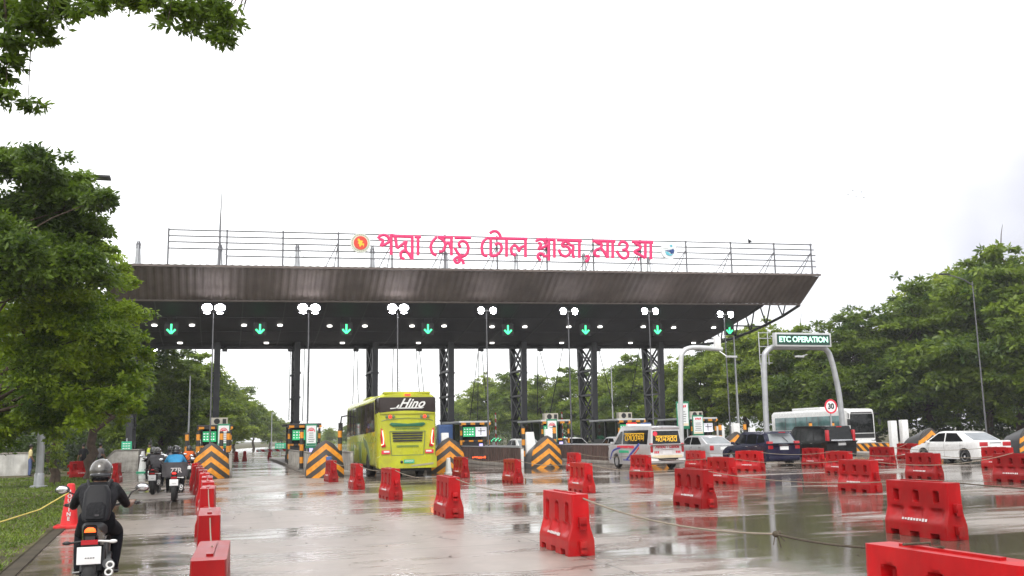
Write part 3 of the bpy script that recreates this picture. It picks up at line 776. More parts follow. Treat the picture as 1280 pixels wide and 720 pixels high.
word([[(105, 162), (385, 166)], [(140, 172), (180, 188), (215, 200), (205, 245), (150, 268), (130, 310), (152, 345), (192, 345)], [(205, 242), (250, 300), (290, 368)], [(290, 165), (290, 370)], [(353, 165), (353, 372)],
      [(428, 218), (445, 180), (485, 170), (528, 195), (530, 240), (500, 266), (470, 270)], [(505, 266), (542, 300), (535, 350), (495, 374), (448, 350), (400, 280)],
      [(590, 170), (850, 180)], [(620, 185), (692, 225), (682, 258), (622, 292), (690, 332), (752, 370)], [(755, 175), (755, 375)], [(662, 382), (680, 390)], [(822, 180), (822, 385)]], 730, 285, 9.846)

def emblem(x, y, rpx, label):
    p = at(x, y, YL); s = (p - Vector((0, 0, CAM_H))).dot(fwd) / FPX * rpx
    return thing('round_emblem', label, 'emblem', p), s
e, s = emblem(450.5, 304, 12.6, 'round cream emblem with red centre and yellow map left of the roof letters')
MB().lathe([(s, -.08), (s, .08)], axis='Y', seg=40).build('disc', M['disc_cream'], e)
MB().lathe([(s * .985, -.012), (s * .985, .0), (s * .93, 0), (s * .93, -.012), (s * .985, -.012)], (0, -.085, 0), axis='Y', seg=40).build('rim', M['disc_white'], e)
dt = MB()
for k in range(26):
    a = 2 * PI * k / 26; dt.box((s * .83 * math.cos(a), -.085, s * .83 * math.sin(a)), (.07, .02, .10), ry=-a)
dt.build('ring_marks', pbr('ring_grey', (.42, .45, .36), .6), e)
MB().lathe([(s * .68, -.03), (s * .68, .0)], (0, -.09, 0), axis='Y', seg=36).build('centre', M['disc_red'], e)
mp_ = [(-.28, .44), (-.12, .38), (-.02, .22), (.10, .24), (.26, .16), (.14, .05), (.18, -.08), (.32, -.02), (.34, -.22), (.26, -.40), (.20, -.20), (.06, -.26), (-.02, -.42), (-.14, -.34), (-.16, -.12), (-.30, -.05), (-.18, .10), (-.30, .24)]
MB().prism([(u * s, v * s) for u, v in mp_], -.135, -.122, 'Y').build('map', M['yellow'], e)
e, s = emblem(836, 313.5, 10.8, 'round white emblem with blue swoosh right of the roof letters')
MB().lathe([(s, -.08), (s, .08)], axis='Y', seg=40).build('disc', M['disc_white'], e)
MB().prism([(u * s, v * s) for u, v in [(-.85, .15), (-.4, .28), (.1, .12), (.75, .42), (.62, .75), (.2, .9), (-.3, .88), (-.7, .55)]], -.10, -.085, 'Y').build('sky_print', M['disc_white'], e)
MB().prism([(u * s, v * s) for u, v in [(-.62, .02), (-.1, .02), (.25, .12), (.5, .22), (.62, .02), (.5, -.3), (.2, -.38), (.02, -.15), (-.3, -.06)]], -.115, -.102, 'Y').build('swoosh', M['navyprint'], e)
MB().prism([(u * s, v * s) for u, v in [(-.55, -.12), (-.2, -.16), (.1, -.42), (.45, -.42), (.1, -.62), (-.4, -.5)]], -.115, -.102, 'Y').build('wave', M['teal'], e)
MB().prism([(u * s, v * s) for u, v in [(.05, .62), (.3, .7), (.42, .5), (.2, .38)]], -.118, -.105, 'Y').build('dot', M['teal'], e)

# ------------------------------------------------------------------ lane arrow signals under the soffit
ARR = [(214, 411), (325, 411), (433, 411), (535, 411), (635, 412), (732, 412), (822, 412), (912, 412)]
WHERE = ['leftmost, beside the trees', 'over the empty lane left of the bus', 'straight above the lime bus roof', 'just right of the lime bus',
         'over the lane with the red lit car', 'left of the ambulance', 'right of the ambulance roof bar', 'below the open end truss']
for k, (x, y) in enumerate(ARR):
    Y = 62 if k < 7 else 64
    p = at(x, y, Y)
    t = thing('lane_signal', 'green down arrow lane signal under the canopy, ' + WHERE[k], 'lane signal', p, group='green arrow lane signals under the canopy')
    MB().box((0, .1, 0), (.78, .16, .82)).build('housing', M['blackplastic'], t, bevel=.02)
    ztop_ = (zbel(Y, p.x) if k < 7 else 9.6) - p.z
    [MB().tube([(q, .1, .4), (q, .1, ztop_ + .05)], .025, 5).build('hanger', M['steel'], t) for q in (-.25, .25)]
    ar = MB(); ar.tube([(0, 0, .30), (0, 0, -.26)], .062, 6, flat=(0, 1, 0)); ar.tube([(-.25, 0, -.03), (0, 0, -.29)], .062, 6, flat=(0, 1, 0)); ar.tube([(.25, 0, -.03), (0, 0, -.29)], .062, 6, flat=(0, 1, 0))
    ar.build('arrow', M['lgreen'], t)

# ------------------------------------------------------------------ floodlight poles on the islands
FL = [(267, 386), (386, 386), (497, 386), (608, 388), (710, 389), (811, 389), (905, 393)]
FW = ['above the leftmost striped island nose', 'on the island left of the bus', 'above the bus roof', 'on the island right of the bus',
      'on the island left of the ambulance', 'above the ambulance', 'at the right end near the open truss']
for k, (x, y) in enumerate(FL):
    p = at(x, y, 58.6)
    t = thing('floodlight_pole', 'tall thin pole with twin lit floodlights ' + FW[k], 'floodlight', (p.x, p.y, 0.2), group='twin floodlight poles in front of the canopy')
    h = p.z - .2
    MB().tube([(0, 0, 0), (0, 0, h * .5), (0, 0, h + .1)], [.05, .045, .035], 8).build('pole', M['railsteel'], t)
    MB().bar((-.62, 0, h - .02), (.62, 0, h - .02), .06).build('cross_arm', M['greysteel'], t)
    q = 1.0 if k < 3 else .72
    for sx in (-.36 - .04 * (k > 2), .36 + .04 * (k > 2)):
        hd = MB().box((sx, -.1, h), (.62 * q, .2, .54 * q), rx=-.35).build('lamp_head', M['blackplastic'], t, bevel=.02)
        MB().lathe([(.02, -.26), (.20 * q, -.25), (.29 * q, -.215), (.30 * q, -.19)], (sx, 0, h - .03), 'Y', 20).build('lens', M['flood'], hd)
p = at(193, 436, 75)
t = thing('floodlight_pole', 'lower lit street floodlight beyond the canopy beside the left trees', 'floodlight', (p.x, p.y, 0))
MB().tube([(0, 0, 0), (0, 0, p.z)], [.09, .05], 8).build('pole', M['greysteel'], t)
hd = MB().box((0, -.1, p.z), (.5, .2, .3)).build('lamp_head', M['blackplastic'], t)
MB().ball((0, -.22, p.z - .02), (.22, .06, .16), 12, 6).build('lens', M['flood'], hd)

# ------------------------------------------------------------------ toll islands
IW = ['leftmost toll island beside the motorcycle lane', 'toll island with striped nose left of the bus', 'toll island whose nose stands right of the bus', 'toll island with brown guard wall right of the bus',
      'toll island with long brown guard wall behind the ambulance', 'toll island behind the silver sedan', 'toll island behind the black van', 'toll island with white posts left of the white sedan']
NOSE = [(-.5, 47.1), (4.35, 43.6), (10.3, 45.3), (15.9, 47.3), (21.5, 46.0), (26.9, 47.5), (32.6, 47.5), (39.0, 46.8), (45.9, 46.5)]
NW = ['leftmost, behind the red barriers and riders', 'just left of the lime bus', 'half hidden behind the right rear of the lime bus', 'in the middle between bus and ambulance', 'hidden behind the ambulance',
      'between silver sedan and dark blue car', 'behind the black van', 'behind the bonnet of the white sedan', 'at the right edge behind the white sedan']
def nose_mesh(part):
    out = [(-.82, 0), (-.82, .45), (-.74, .85), (-.56, 1.22), (-.32, 1.48), (0, 1.64), (.32, 1.48), (.56, 1.22), (.74, .85), (.82, .45), (.82, 0)]
    mb = MB(); k = len(out)
    fr_ = [(x, -.55 * (1 - abs(x) / .82) * (1 - z / 2.4), z) for x, z in out]
    mid = [(x, .06, z) for x, z in out]
    bk = [(x * .92, 1.5, z * .70) for x, z in out]
    ridge = [(0, -.55, 0)]
    vs_ = fr_ + mid + bk + [(0, -.62, 0), (0, -.42, .8)]
    fs = []
    if part: 
        vs_ = [(x, y + .02, z) for x, y, z in vs_]
        fs = [(k + i, k + i + 1, 2 * k + i + 1, 2 * k + i) for i in range(k - 1)] + [tuple(range(3 * k - 1, 2 * k - 1, -1)), tuple(range(k, 2 * k))]
        mb.add(vs_, fs)
        return mb.mesh('nose_back', 0, 2)
    for i in range(k - 1):
        fs.append((i, i + 1, k + i + 1, k + i))
    R0, R1 = 3 * k, 3 * k + 1
    fs += [(R0, 0, 1), (R0, 1, R1), (R1, 1, 2), (R1, 2, 3), (R1, 3, 4), (R1, 4, 5), (R1, 5, 6), (R1, 6, 7), (R1, 7, 8), (R1, 8, 9), (R0, R1, 9), (R0, 9, 10)]
    fs.append(tuple(range(2 * k - 1, k - 1, -1)))
    mb.add(vs_, fs)
    return mb.mesh('chevron_face', 0)
nmesh, nback = nose_mesh(0), nose_mesh(1)
for k, (X, Y) in enumerate(NOSE):
    t = thing('island_nose', 'striped orange and black island nose, ' + NW[k], 'crash bumper', (X, Y, 0), group='striped island noses')
    link('chevron_face', nmesh, M['chev'], t); link('nose_back', nback, M['booth'], t)
for k, X in enumerate(ISL + [39.5]):
    Y0 = NOSE[k][1] + 1.55
    t = thing('toll_island', IW[k], 'toll island', (X, 0, 0), group='toll islands')
    MB().box((0, (Y0 + 88) / 2, .1), (1.9, 88 - Y0, .2)).build('kerb', M['kerb'], t, bevel=.03)
    for sx in (-1, 1) if k < 7 else ():
        g_ = MB(); y1 = 62.2
        g_.box((sx * .86, (Y0 + y1) / 2, .62), (.12, y1 - Y0, .84))
        yy = Y0 + .15
        while yy < y1:
            g_.box((sx * .93, yy, .60), (.05, .09, .80)); yy += .42
        w_ = g_.build('guard_wall', M['brownwall'] if k > 2 else M['concrete'], t)
        MB().box((sx * .86, (Y0 + y1) / 2, 1.065), (.17, y1 - Y0 + .02, .045)).build('coping', M['lightsteel'] if k > 2 else M['kerb'], w_)

# booths
BW = ['beside the motorcycle lane behind the leftmost striped nose', 'with lit green screen left of the bus', 'hidden behind the lime bus', 'with green and white screens right of the bus',
      'with roof air conditioner in the middle of the plaza', 'with green and white screens just left of the ambulance', 'half hidden behind the ambulance', 'at the far right behind the white posts']
def booth(k, X):
    t = thing('toll_booth', 'dark toll booth ' + BW[k], 'toll booth', (X, 62.6, .2), group='toll booths on the islands')
    MB().box((0, 2.2, .55), (1.62, 4.2, 1.1)).build('lower_wall', M['booth'], t)
    for sx in (-.75, .75):
        for y in (.18, 2.2, 4.2): MB().box((sx, y, 1.72), (.1, .1, 1.24)).build('corner_post', M['booth'], t)
    MB().box((0, 2.2, 1.7), (1.46, 3.94, 1.2)).build('glazing', M['glass'], t)
    MB().box((0, 1.9, 2.42), (2.1, 5.4, .13)).build('roof_slab', M['lightsteel'] if k in (3, 4, 5, 6) else M['booth'], t, bevel=.02)
    MB().box((0, -.82, 2.30), (2.12, .06, .14)).build('striped_edge', M['edge'], t); MB().box((0, -.3, 1.18), (1.9, .06, .11)).build('striped_edge', M['edge'], t)
    for sx in (-.93, .93):
        MB().tube([(sx, -.75, 0), (sx, -.75, 2.22)], .075, 10).build('striped_post', M['band'], t)
    s1 = MB().box((-.30, -.35, 1.78), (.78, .08, .62)).build('screen', M['screen_g'], t)
    bt = MB(); rg = random.Random(k)
    for r_ in range(3):
        for c in range(4):
            bt.box((-.60 + c * .18, -.395, 1.95 - r_ * .17), (rg.uniform(.05, .13), .01, .07))
    bt.build('screen_text', M['screen_w'], s1)
    if k in (3, 5, 6, 0):
        s2 = MB().box((.52, -.35, 1.78), (.74 if k else .4, .08, .62)).build('screen', M['screen_w'] if k else M['screen_p'], t)
        MB().box((.50, -.396, 1.78), (.05, .01, .5)).box((.55, -.396, 1.83), (.5, .01, .05)).build('screen_text', M['booth'], s2)
    MB().box((.45, -.55, .85), (.22, .12, .30)).build('card_reader', M['screen_p'], t)
    if k in (0, 4, 5, 6):
        ac = MB().box((.25, 1.0, 2.72), (1.0, .5, .46)).build('air_conditioner', M['ac'], t, bevel=.02)
        MB().lathe([(.18, 0), (.18, .015), (.02, .015)], (.1, .742, 2.72), axis='Y', seg=18).box((.55, .745, 2.72), (.22, .01, .3)).build('fan_grille', M['blackplastic'], ac)
    return t
for k, X in enumerate(ISL): booth(k, X)

t = thing('equipment_cabinet', 'tall blue metal cabinet on the island right behind the bus', 'cabinet', (at(556, 545, 64).x, 64, .0))
MB().box((0, 0, 1.25), (.95, .7, 2.5)).build('case', M['blue'], t, bevel=.02)
MB().box((0, -.36, 1.25), (.86, .02, 2.3)).build('door', M['blue'], t); MB().box((.33, -.385, 1.2), (.04, .03, .2)).build('handle', M['steel'], t)
t = thing('crash_wall', 'white L shaped concrete wall end in the middle, left of the striped nose', 'wall', (at(662, 560, 50.5).x, 50.5, .2))
MB().prism([(-.2, 0), (1.6, 0), (1.5, .55), (.35, .75), (.22, 1.65), (-.2, 1.65)], -.12, .12, 'Y').build('wall_body', M['whitep'], t, bevel=.02)
t = thing('guard_wall_end', 'narrow white post at the end of the brown guard wall by the red lit car', 'post', (at(653, 575, 48.6).x, 48.6, 0))
MB().box((0, 0, .5), (.14, .14, 1.0)).build('post_body', M['whitep'], t, bevel=.02); MB().box((0, 0, 1.01), (.18, .18, .04)).build('cap', M['kerb'], t)
# LED message strip on the guard wall
t = thing('message_strip', 'small red LED message strip on the dark guard wall right of the bus', 'led sign', at(599, 571.5, 49.9))
MB().box((0, .03, 0), (.85, .05, .2)).build('case', M['blackplastic'], t)
lt = MB()
for q in range(7): lt.box((-.34 + q * .11, -.002, random.uniform(-.02, .02)), (.075, .01, random.uniform(.06, .12)))
lt.build('led_text', M['redled'], t)

# notice boards
BD = [((272, 530), (287, 560), 58, 'white notice board with green frame by the leftmost booth', 0), ((382, 530), (396, 560), 58, 'white notice board with green frame by the booth left of the bus', 0),
      ((683, 524), (697, 552), 57, 'white notice board with green frame behind the middle striped nose', 0), ((845, 502), (862, 536), 52, 'larger green edged fare board just above the ambulance rear', 1), ((865, 519), (880, 545), 58, 'smaller green edged fare board right of the larger one', 1)]
for (x0, y0), (x1, y1), Y, lab, style in BD:
    a, b_ = at(x0, y0, Y), at(x1, y1, Y); wd, h = b_.x - a.x, a.z - b_.z
    t = thing('notice_board', lab, 'notice board', ((a.x + b_.x) / 2, Y, 0), group='notice boards on the islands')
    zc = (a.z + b_.z) / 2
    MB().box((0, 0, zc), (wd, .06, h)).build('frame', M['greenboard'], t, bevel=.01)
    MB().box((0, -.035, zc + h * .02), (wd * .84, .012, h * .82)).build('sheet', M['whiteboard'], t)
    pr_ = MB(); rg = random.Random(x0)
    for r_ in range(5): pr_.box((0, -.044, zc + h * (.12 - r_ * .085)), (wd * rg.uniform(.35, .62), .006, h * .022))
    pr_.build('print', M['greycloth'], t)
    hd = MB()
    if style:
        for q in range(4): hd.box((-wd * .20 + q * wd * .135, -.045, zc + h * .32 + (q % 2) * .02), (wd * .10, .008, h * .085))
    else:
        hd.tube([(wd * .3 * math.cos(a_), -.044, zc + h * (.17 + .16 * math.sin(a_))) for a_ in np.linspace(0, PI, 9)], .022, 5); hd.box((0, -.045, zc + h * .24), (wd * .36, .008, h * .06))
    hd.build('heading', M['redprint'], t)
    MB().box((0, -.043, zc - h * .34), (wd * .8, .008, h * .08)).build('picture', M['cream'] if style else M['greenboard'], t)
    ps = MB()
    for sx in (-.35, .35): ps.tube([(sx * wd, .05, .2), (sx * wd, .05, zc)], .03, 6)
    ps.build('post', M['greysteel'], t)

# striped bollards
bp0 = thing('striped_post', 'x', 'bollard', (0, 0, 0), group='orange and black striped posts')
MB().lathe([(.10, 0), (.10, 1.9), (.08, 1.96), (.01, 1.98)], seg=12).build('post_tube', M['band'], bp0)
MB().lathe([(.17, 0), (.17, .04), (.11, .05)], seg=12).build('foot_ring', M['steel'], bp0)
BP = [(234, 540, 54, 'striped post behind the riders, left of the leftmost nose'), (248, 540, 53, 'striped post right beside the apex of the leftmost nose'), (277, 540, 50, 'striped post in front of the leftmost notice board'), (285, 565, 51, 'striped post at the right foot of the leftmost nose'),
      (377, 560, 50, 'striped post at the booth left of the bus'), (425, 535, 47, 'striped post touching the left front of the bus'), (654, 540, 52, 'striped post left of the white L shaped wall'), (693, 540, 50, 'striped post in front of the middle notice board'),
      (900, 535, 52, 'striped post in front of a white block behind the silver sedan'), (931, 535, 51, 'striped post behind the roof of the dark blue car'), (1014, 545, 52, 'striped post above the black van roof, left'), (1042, 545, 54, 'striped post above the black van roof, under the speed sign')]
for i, (x, y, Y, lab) in enumerate(BP):
    p = at(x, y, Y)
    if i == 0: o = bp0; o.location = (p.x, Y, 0.2); o['label'] = lab
    else: copy_thing(bp0, (p.x, Y, .2), 0, lab)
wp0 = thing('white_post', 'x', 'post', group='white concrete posts on the islands')
MB().box((0, 0, 1.05), (.42, .3, 2.1)).build('post_body', M['whitep'], wp0, bevel=.03)
MB().box((0, 0, .05), (.6, .5, .1)).build('base', M['kerb'], wp0)
WP = [(1116.5, 48.5, 1.0, 'left one of the two tall white posts left of the white sedan'), (1130.5, 48.5, 1.02, 'right one of the two tall white posts left of the white sedan'), (901, 53, .95, 'white block post behind the silver sedan roof'), (920, 52, 1.02, 'white block post left of the dark blue car'),
      (940, 55, .9, 'white block post behind the dark blue car roof'), (685.5, 51, .95, 'white block post behind the middle striped nose'), (556, 51, .9, 'white block post touching the right side of the bus')]
for i, (x, Y, s_, lab) in enumerate(WP):
    X = at(x, 545, Y).x
    if i == 0: o = wp0; o.location = (X, Y, 0); o['label'] = lab
    else: o = copy_thing(wp0, (X, Y, 0), 0, lab)
    o.scale = (s_, s_, s_)

# boom barriers
def boom(x, Y, up, lab, flip=1):
    t = thing('boom_barrier', lab, 'barrier gate', (at(x, 550, Y).x, Y, .2 if up else 0), group='red and white boom gates')
    MB().box((0, 0, .5), (.32, .36, 1.0)).build('cabinet', M['lightsteel'], t, bevel=.02)
    if up:
        MB().box((0, -.2, 1.6), (.09, .06, 3.2)).build('boom_arm', M['rw'], t)
        g_ = MB()
        for q in range(8): g_.box((-.35 + q * .1, -.25, 1.12 + (q % 3) * .09), (.07, .03, .07))
        g_.build('green_signal', M['gsig'], t)
    else:
        MB().box((flip * 2.1, -.2, .92), (4.4, .07, .20)).build('boom_arm', M['rw'], t)
        MB().box((flip * 2.2, -.17, .5), (3.6, .02, .03)).build('skirt_rail', M['rw'], t)
boom(619, 70, True, 'raised red and white boom behind the car with red tail lights')
boom(702, 70, True, 'raised red and white boom behind the queueing cars')
boom(391, 78, False, 'lowered red and white boom closing the empty lane left of the bus', -1)

# ------------------------------------------------------------------ gantries, signs, lamps
g_ = thing('sign_gantry', 'grey arched steel gantry carrying the lit green ETC OPERATION board', 'sign gantry', (0, 46, 0))
def arch(x0, x1, z): 
    pts = [(x0 - .05, 0, 0), (x0, 0, z * .5), (x0 + .08, 0, z - .75), (x0 + .22, 0, z - .28), (x0 + .62, 0, z - .02), (x0 + 1.2, 0, z)]
    pts2 = [(x1 - .9, 0, z), (x1 - .42, 0, z - .10), (x1 - .15, 0, z - .5), (x1 + .1, 0, z - 1.6), (x1 + .28, 0, z * .5), (x1 + .35, 0, 0)]
    return pts + pts2
MB().tube(cr(arch(27.95, 32.35, 6.16), 4), .15, 12).build('arch_frame', M['greysteel'], g_)
[MB().box((q, 0, .1), (.7, .7, .2)).build('footing', M['kerb'], g_) for q in (27.9, 32.7)]
a, b_ = at(966, 416, 45.7), at(1037, 434, 45.7)
pn = MB().box(((a.x + b_.x) / 2, -.35, (a.z + b_.z) / 2), (b_.x - a.x, .3, a.z - b_.z)).build('sign_case', M['lightsteel'], g_, bevel=.03)
MB().box(((a.x + b_.x) / 2, -.505, (a.z + b_.z) / 2), ((b_.x - a.x) * .94, .02, (a.z - b_.z) * .74)).build('sign_face', M['signblack'], pn)
text_obj('sign_text', 'ETC OPERATION', .42, M['lgreen2'], pn, ((a.x + b_.x) / 2, -.525, (a.z + b_.z) / 2), bold=.012, space=.95)
ld = MB(); lx = at(950, 430, 46).x
for dx in (0, .55): ld.tube([(lx + dx, 0.1, 5.2), (lx + dx, .1, 7.0)], .025, 5)
for z in (5.3, 5.75, 6.2, 6.65, 6.95): ld.tube([(lx, .1, z), (lx + .75, .1, z)], .02, 5)
ld.tube([(lx + .05, .1, 0.1), (lx + .05, .1, 5.3)], .03, 5)
ld.build('ladder_cage', M['lightsteel'], g_)
lm = MB().tube([(30.6, -.2, 5.75), (30.0, -.5, 5.62)], .03, 6).build('lamp_arm', M['lightsteel'], g_)
MB().box((29.85, -.6, 5.6), (.55, .22, .10), rz=.3).build('lamp_head', M['lightsteel'], g_, bevel=.02)

g_ = thing('antenna_gantry', 'grey bent pole with horizontal arm and white box left of the green lit board', 'gantry', (0, 46, 0))
MB().tube(cr([(22.85, 0, 0), (22.92, 0, 3), (23.05, 0, 5.3), (23.2, 0, 5.85), (23.6, 0, 6.08), (24.3, 0, 6.10), (25.5, 0, 6.02)], 4), .13, 10).build('bent_pole', M['lightsteel'], g_)
MB().box((25.25, 0, 6.38), (.32, .25, .62)).build('reader_box', M['whitep'], g_, bevel=.02)
MB().tube([(25.3, 0, 5.95), (25.6, -.3, 5.62)], .03, 6).box((25.85, -.35, 5.6), (.6, .24, .1), rz=.2).build('lamp', M['lightsteel'], g_)
MB().box((22.85, 0, .1), (.6, .6, .2)).build('footing', M['kerb'], g_)

p = at(1038.5, 508, 44.6)
t = thing('speed_sign', 'round red ringed speed limit sign reading 30 above the black van', 'road sign', (p.x, 44.6, 0))
MB().tube([(0, .06, 0), (0, .06, p.z + .3)], .04, 8).build('post', M['greysteel'], t)
MB().lathe([(.37, 0), (.37, .025)], (0, 0, p.z), axis='Y', seg=36).build('disc', M['plate'], t)
rn = MB(); rn.lathe([(.385, -.012), (.385, .0), (.30, 0), (.30, -.012), (.385, -.012)], (0, -.002, p.z), axis='Y', seg=40); rn.build('red_ring', M['redprint'], t)
text_obj('number', '30', .40, M['blackplastic'], t, (0, -.01, p.z - .005), bold=.012, space=.95)

def lamp_post(base, h, arm, lab, r_=.11, mat='greysteel'):
    t = thing('street_lamp', lab, 'street lamp', base)
    MB().tube([(0, 0, 0), (0, 0, h * .5), (0, 0, h)], [r_, r_ * .8, r_ * .55], 10).build('pole', M[mat], t)
    MB().lathe([(r_ * 2.2, 0), (r_ * 2.2, .05), (r_ * 1.3, .08), (r_ * 1.2, .5), (r_, .55)], seg=12).build('base_plate', M[mat], t)
    if arm:
        MB().tube(cr([(0, 0, h - .3), (arm[0] * .4, arm[1] * .4, h + .15), (arm[0], arm[1], h + .45)], 4), .045, 7).build('arm', M[mat], t)
        MB().box((arm[0] * 1.15, arm[1] * 1.15, h + .5), (abs(arm[0]) * .3 + .25, abs(arm[1]) * .3 + .22, .12)).build('lamp_head', M['blackplastic'], t, bevel=.03)
    return t
p = at(1219, 352, 60); lamp_post((at(1233, 540, 60).x, 60, 0), p.z, (-2.2, 0), 'tall grey street lamp in front of the trees above the white sedan', .07, 'railsteel')
p = at(919, 420, 64); lamp_post((at(924, 545, 64).x, 64, 0), p.z, None, 'grey lamp pole behind the bent gantry pole', .10)
p = at(767, 458, 95); lamp_post((at(767, 545, 95).x, 95, 0), p.z, (.9, 0), 'thin pale lamp pole far behind the queueing cars', .09)
p = at(238, 470, 66); lamp_post((p.x, 66, 0), p.z, None, 'thin pale lamp pole rising behind the riders on the left', .08)
p = at(340, 515, 110); lamp_post((p.x, 110, 0), p.z, None, 'short distant pole beside the far green road sign', .07)
p = at(132, 229, 44); lamp_post((-6.9, 42.2, 0.03), p.z - .4, (p.x + 6.9 - .3, 1.2), 'grey street lamp pole on the grass, its head above the big left tree', .15)
def green_sign(x0, y0, x1, y1, Y, lab):
    a, b_ = at(x0, y0, Y), at(x1, y1, Y); zc = (a.z + b_.z) / 2; wd, h = b_.x - a.x, a.z - b_.z
    t = thing('direction_sign', lab, 'road sign', ((a.x + b_.x) / 2, Y, 0))
    MB().box((0, 0, zc), (wd, .05, h)).build('panel', M['greenplate'], t, bevel=.01)
    tx = MB()
    for r_ in range(3):
        for c in range(3): tx.box((-wd * .28 + c * wd * .26, -.03, zc + h * (.26 - .26 * r_)), (wd * .2, .008, h * .09))
    tx.build('print', M['whiteboard'], t)
    MB().tube([(0, .06, 0), (0, .06, zc + h * .5 + .2)], .04, 7).build('post', M['greysteel'], t)
green_sign(152, 552, 164.5, 563, 63, 'small green sign above the concrete block on the left')
green_sign(344, 554, 357, 561, 112, 'small far green road sign at the end of the empty lane')
# cctv and cables under the canopy belly
CC = [(281, 433, 'beside the leftmost lattice column'), (363, 433, 'left of the column before the bus'), (445, 433, 'left of the column above the bus'), (524, 433, 'above the rear of the bus'), (601, 433, 'right of the column beside the bus'), (675, 433, 'left of the middle lattice column'), (747, 433, 'above the queueing cars')]
c0 = None
for i, (x, y, wh) in enumerate(CC):
    p = at(x, y + 3, 69.4)
    lab = 'small dark camera hanging under the canopy, ' + wh
    if c0 is None:
        c0 = thing('cctv_camera', lab, 'camera', p, group='cameras under the canopy')
        MB().box((0, 0, -.05), (.34, .5, .26), rx=.2).build('case', M['blackplastic'], c0, bevel=.03)
        MB().tube([(0, .1, 0), (0, .1, .75)], .03, 6).build('bracket', M['steel'], c0)
        MB().lathe([(.09, -.03), (.09, .02), (.02, .03)], (0, -.26, -.09), axis='Y', seg=12).build('lens', M['glass'], c0)
    else: copy_thing(c0, p, 0, lab)
CB = [(363, 436, 361, 525), (366, 436, 365, 525), (387, 432, 385, 526), (381, 432, 378, 526), (443, 436, 441, 505), (446, 436, 448, 505), (492, 432, 490, 492), (500, 432, 500, 492), (520, 436, 525, 500), (524, 436, 531, 500),
      (598, 436, 587, 527), (602, 436, 611, 527), (598, 440, 597, 527), (704, 432, 686, 524), (674, 436, 686, 480), (672, 445, 672, 520), (748, 436, 770, 520), (800, 432, 784, 520)]
for a in CB:
    p, q = at(a[0], a[1], 69.2), at(a[2], a[3], 66.4)
    tag(MB().tube([p, p.lerp(q, .5) + Vector((0, 0, -.05)), q], .028, 5).build('hanging_cable', M['cable']), 'thin black cable hanging from canopy underside down to the booths', 'cable', 'cables hanging from the canopy')

# ------------------------------------------------------------------ red plastic barriers
def barrier_mesh(kind=0):
    Lb = 1.4; ny, nz, H = 76, 40, .83
    def half(z):
        pts = [(0, .198), (.20, .194), (.235, .186), (.25, .180), (.40, .136), (.44, .130), (.83, .122)]
        for (z0, x0), (z1, x1) in zip(pts, pts[1:]):
            if z <= z1: return x0 + (x1 - x0) * (z - z0) / (z1 - z0)
        return pts[-1][1]
    def sm(a, b, x):
        t = min(1, max(0, (x - a) / (b - a))); return t * t * (3 - 2 * t)
    def depth(y, z):
        d = 0
        for yc in (-.45, 0, .45):
            u = abs(y - yc)
            # tall moulded slot with a rounded top
            top = .70 - max(0, u - .02) ** 2 * 9
            if kind:     # arched holes near the top
                s = (1 - sm(.048, .060, u)) * sm(.52, .545, z) * (1 - sm(top - .03, top + .01, z)); d = max(d, .122 * s)
            else:        # tall slots
                s = (1 - sm(.062, .080, u)) * sm(.40, .44, z) * (1 - sm(top - .02, top + .015, z)); d = max(d, .095 * s)
            # scallop where the slot runs out over the slope
            s2 = (1 - sm(.05, .20, u)) * sm(.24, .33, z) * (1 - sm(.40, .46, z))
            d = max(d, .055 * s2)
            s3 = (1 - sm(.085, .098, u)) * (1 - sm(.065, .078, z))
            d = max(d, .13 * s3)
        return d
    ys_ = [-Lb / 2 + Lb * i / ny for i in range(ny + 1)]; zs = [H * j / nz for j in range(nz + 1)]
    mb = MB(); vs_ = []; fs = []
    for s in (1, -1):
        for z in zs:
            for y in ys_:
                e = sm(0, .03, Lb / 2 - abs(y)) * .012 - .012
                vs_.append((s * (half(z) - depth(y, z) + e), y, z))
    n1 = ny + 1; off = (nz + 1) * n1
    for j in range(nz):
        for i in range(ny):
            fs.append((j * n1 + i, j * n1 + i + 1, (j + 1) * n1 + i + 1, (j + 1) * n1 + i))
            fs.append((off + j * n1 + i, off + (j + 1) * n1 + i, off + (j + 1) * n1 + i + 1, off + j * n1 + i + 1))
        for i in (0, ny):
            fs.append((j * n1 + i, (j + 1) * n1 + i, off + (j + 1) * n1 + i, off + j * n1 + i))
    for i in range(ny):
        fs.append((nz * n1 + i, nz * n1 + i + 1, off + nz * n1 + i + 1, off + nz * n1 + i))
        fs.append((i, i + 1, off + i + 1, off + i))
    mb.add(vs_, fs)
    mb.box((0, 0, .838), (.05, .9, .02))
    return mb.mesh('barrier_body', 0, sharp=32)
bmesh0, bmesh1 = barrier_mesh(0), barrier_mesh(1)
bmesh1.materials.append(M['red'])
bar0 = thing('traffic_barrier', 'x', 'barrier', group='red plastic traffic barriers')
link('barrier_body', bmesh0, M['red'], bar0)
for ye, zz in ((.74, (.62, .27)), (-.74, (.46, .14))):
    for z in zz: MB().box((0, ye, z), (.10, .10, .13)).box((0, ye + math.copysign(.035, ye), z - .06), (.10, .03, .10)).build('connector', M['red'], bar0, bevel=.012)
wt = MB(); rg = random.Random(5)      # worn white maker's lettering on the slope, no longer legible
for s in (1, -1):
    for q in range(9):
        y = -.26 + q * .065
        wt.box((s * .182, y, .262), (.006, .04, rg.uniform(.028, .05)), ry=-s * .36)
wt.build('worn_lettering', M['whitetext'], bar0)
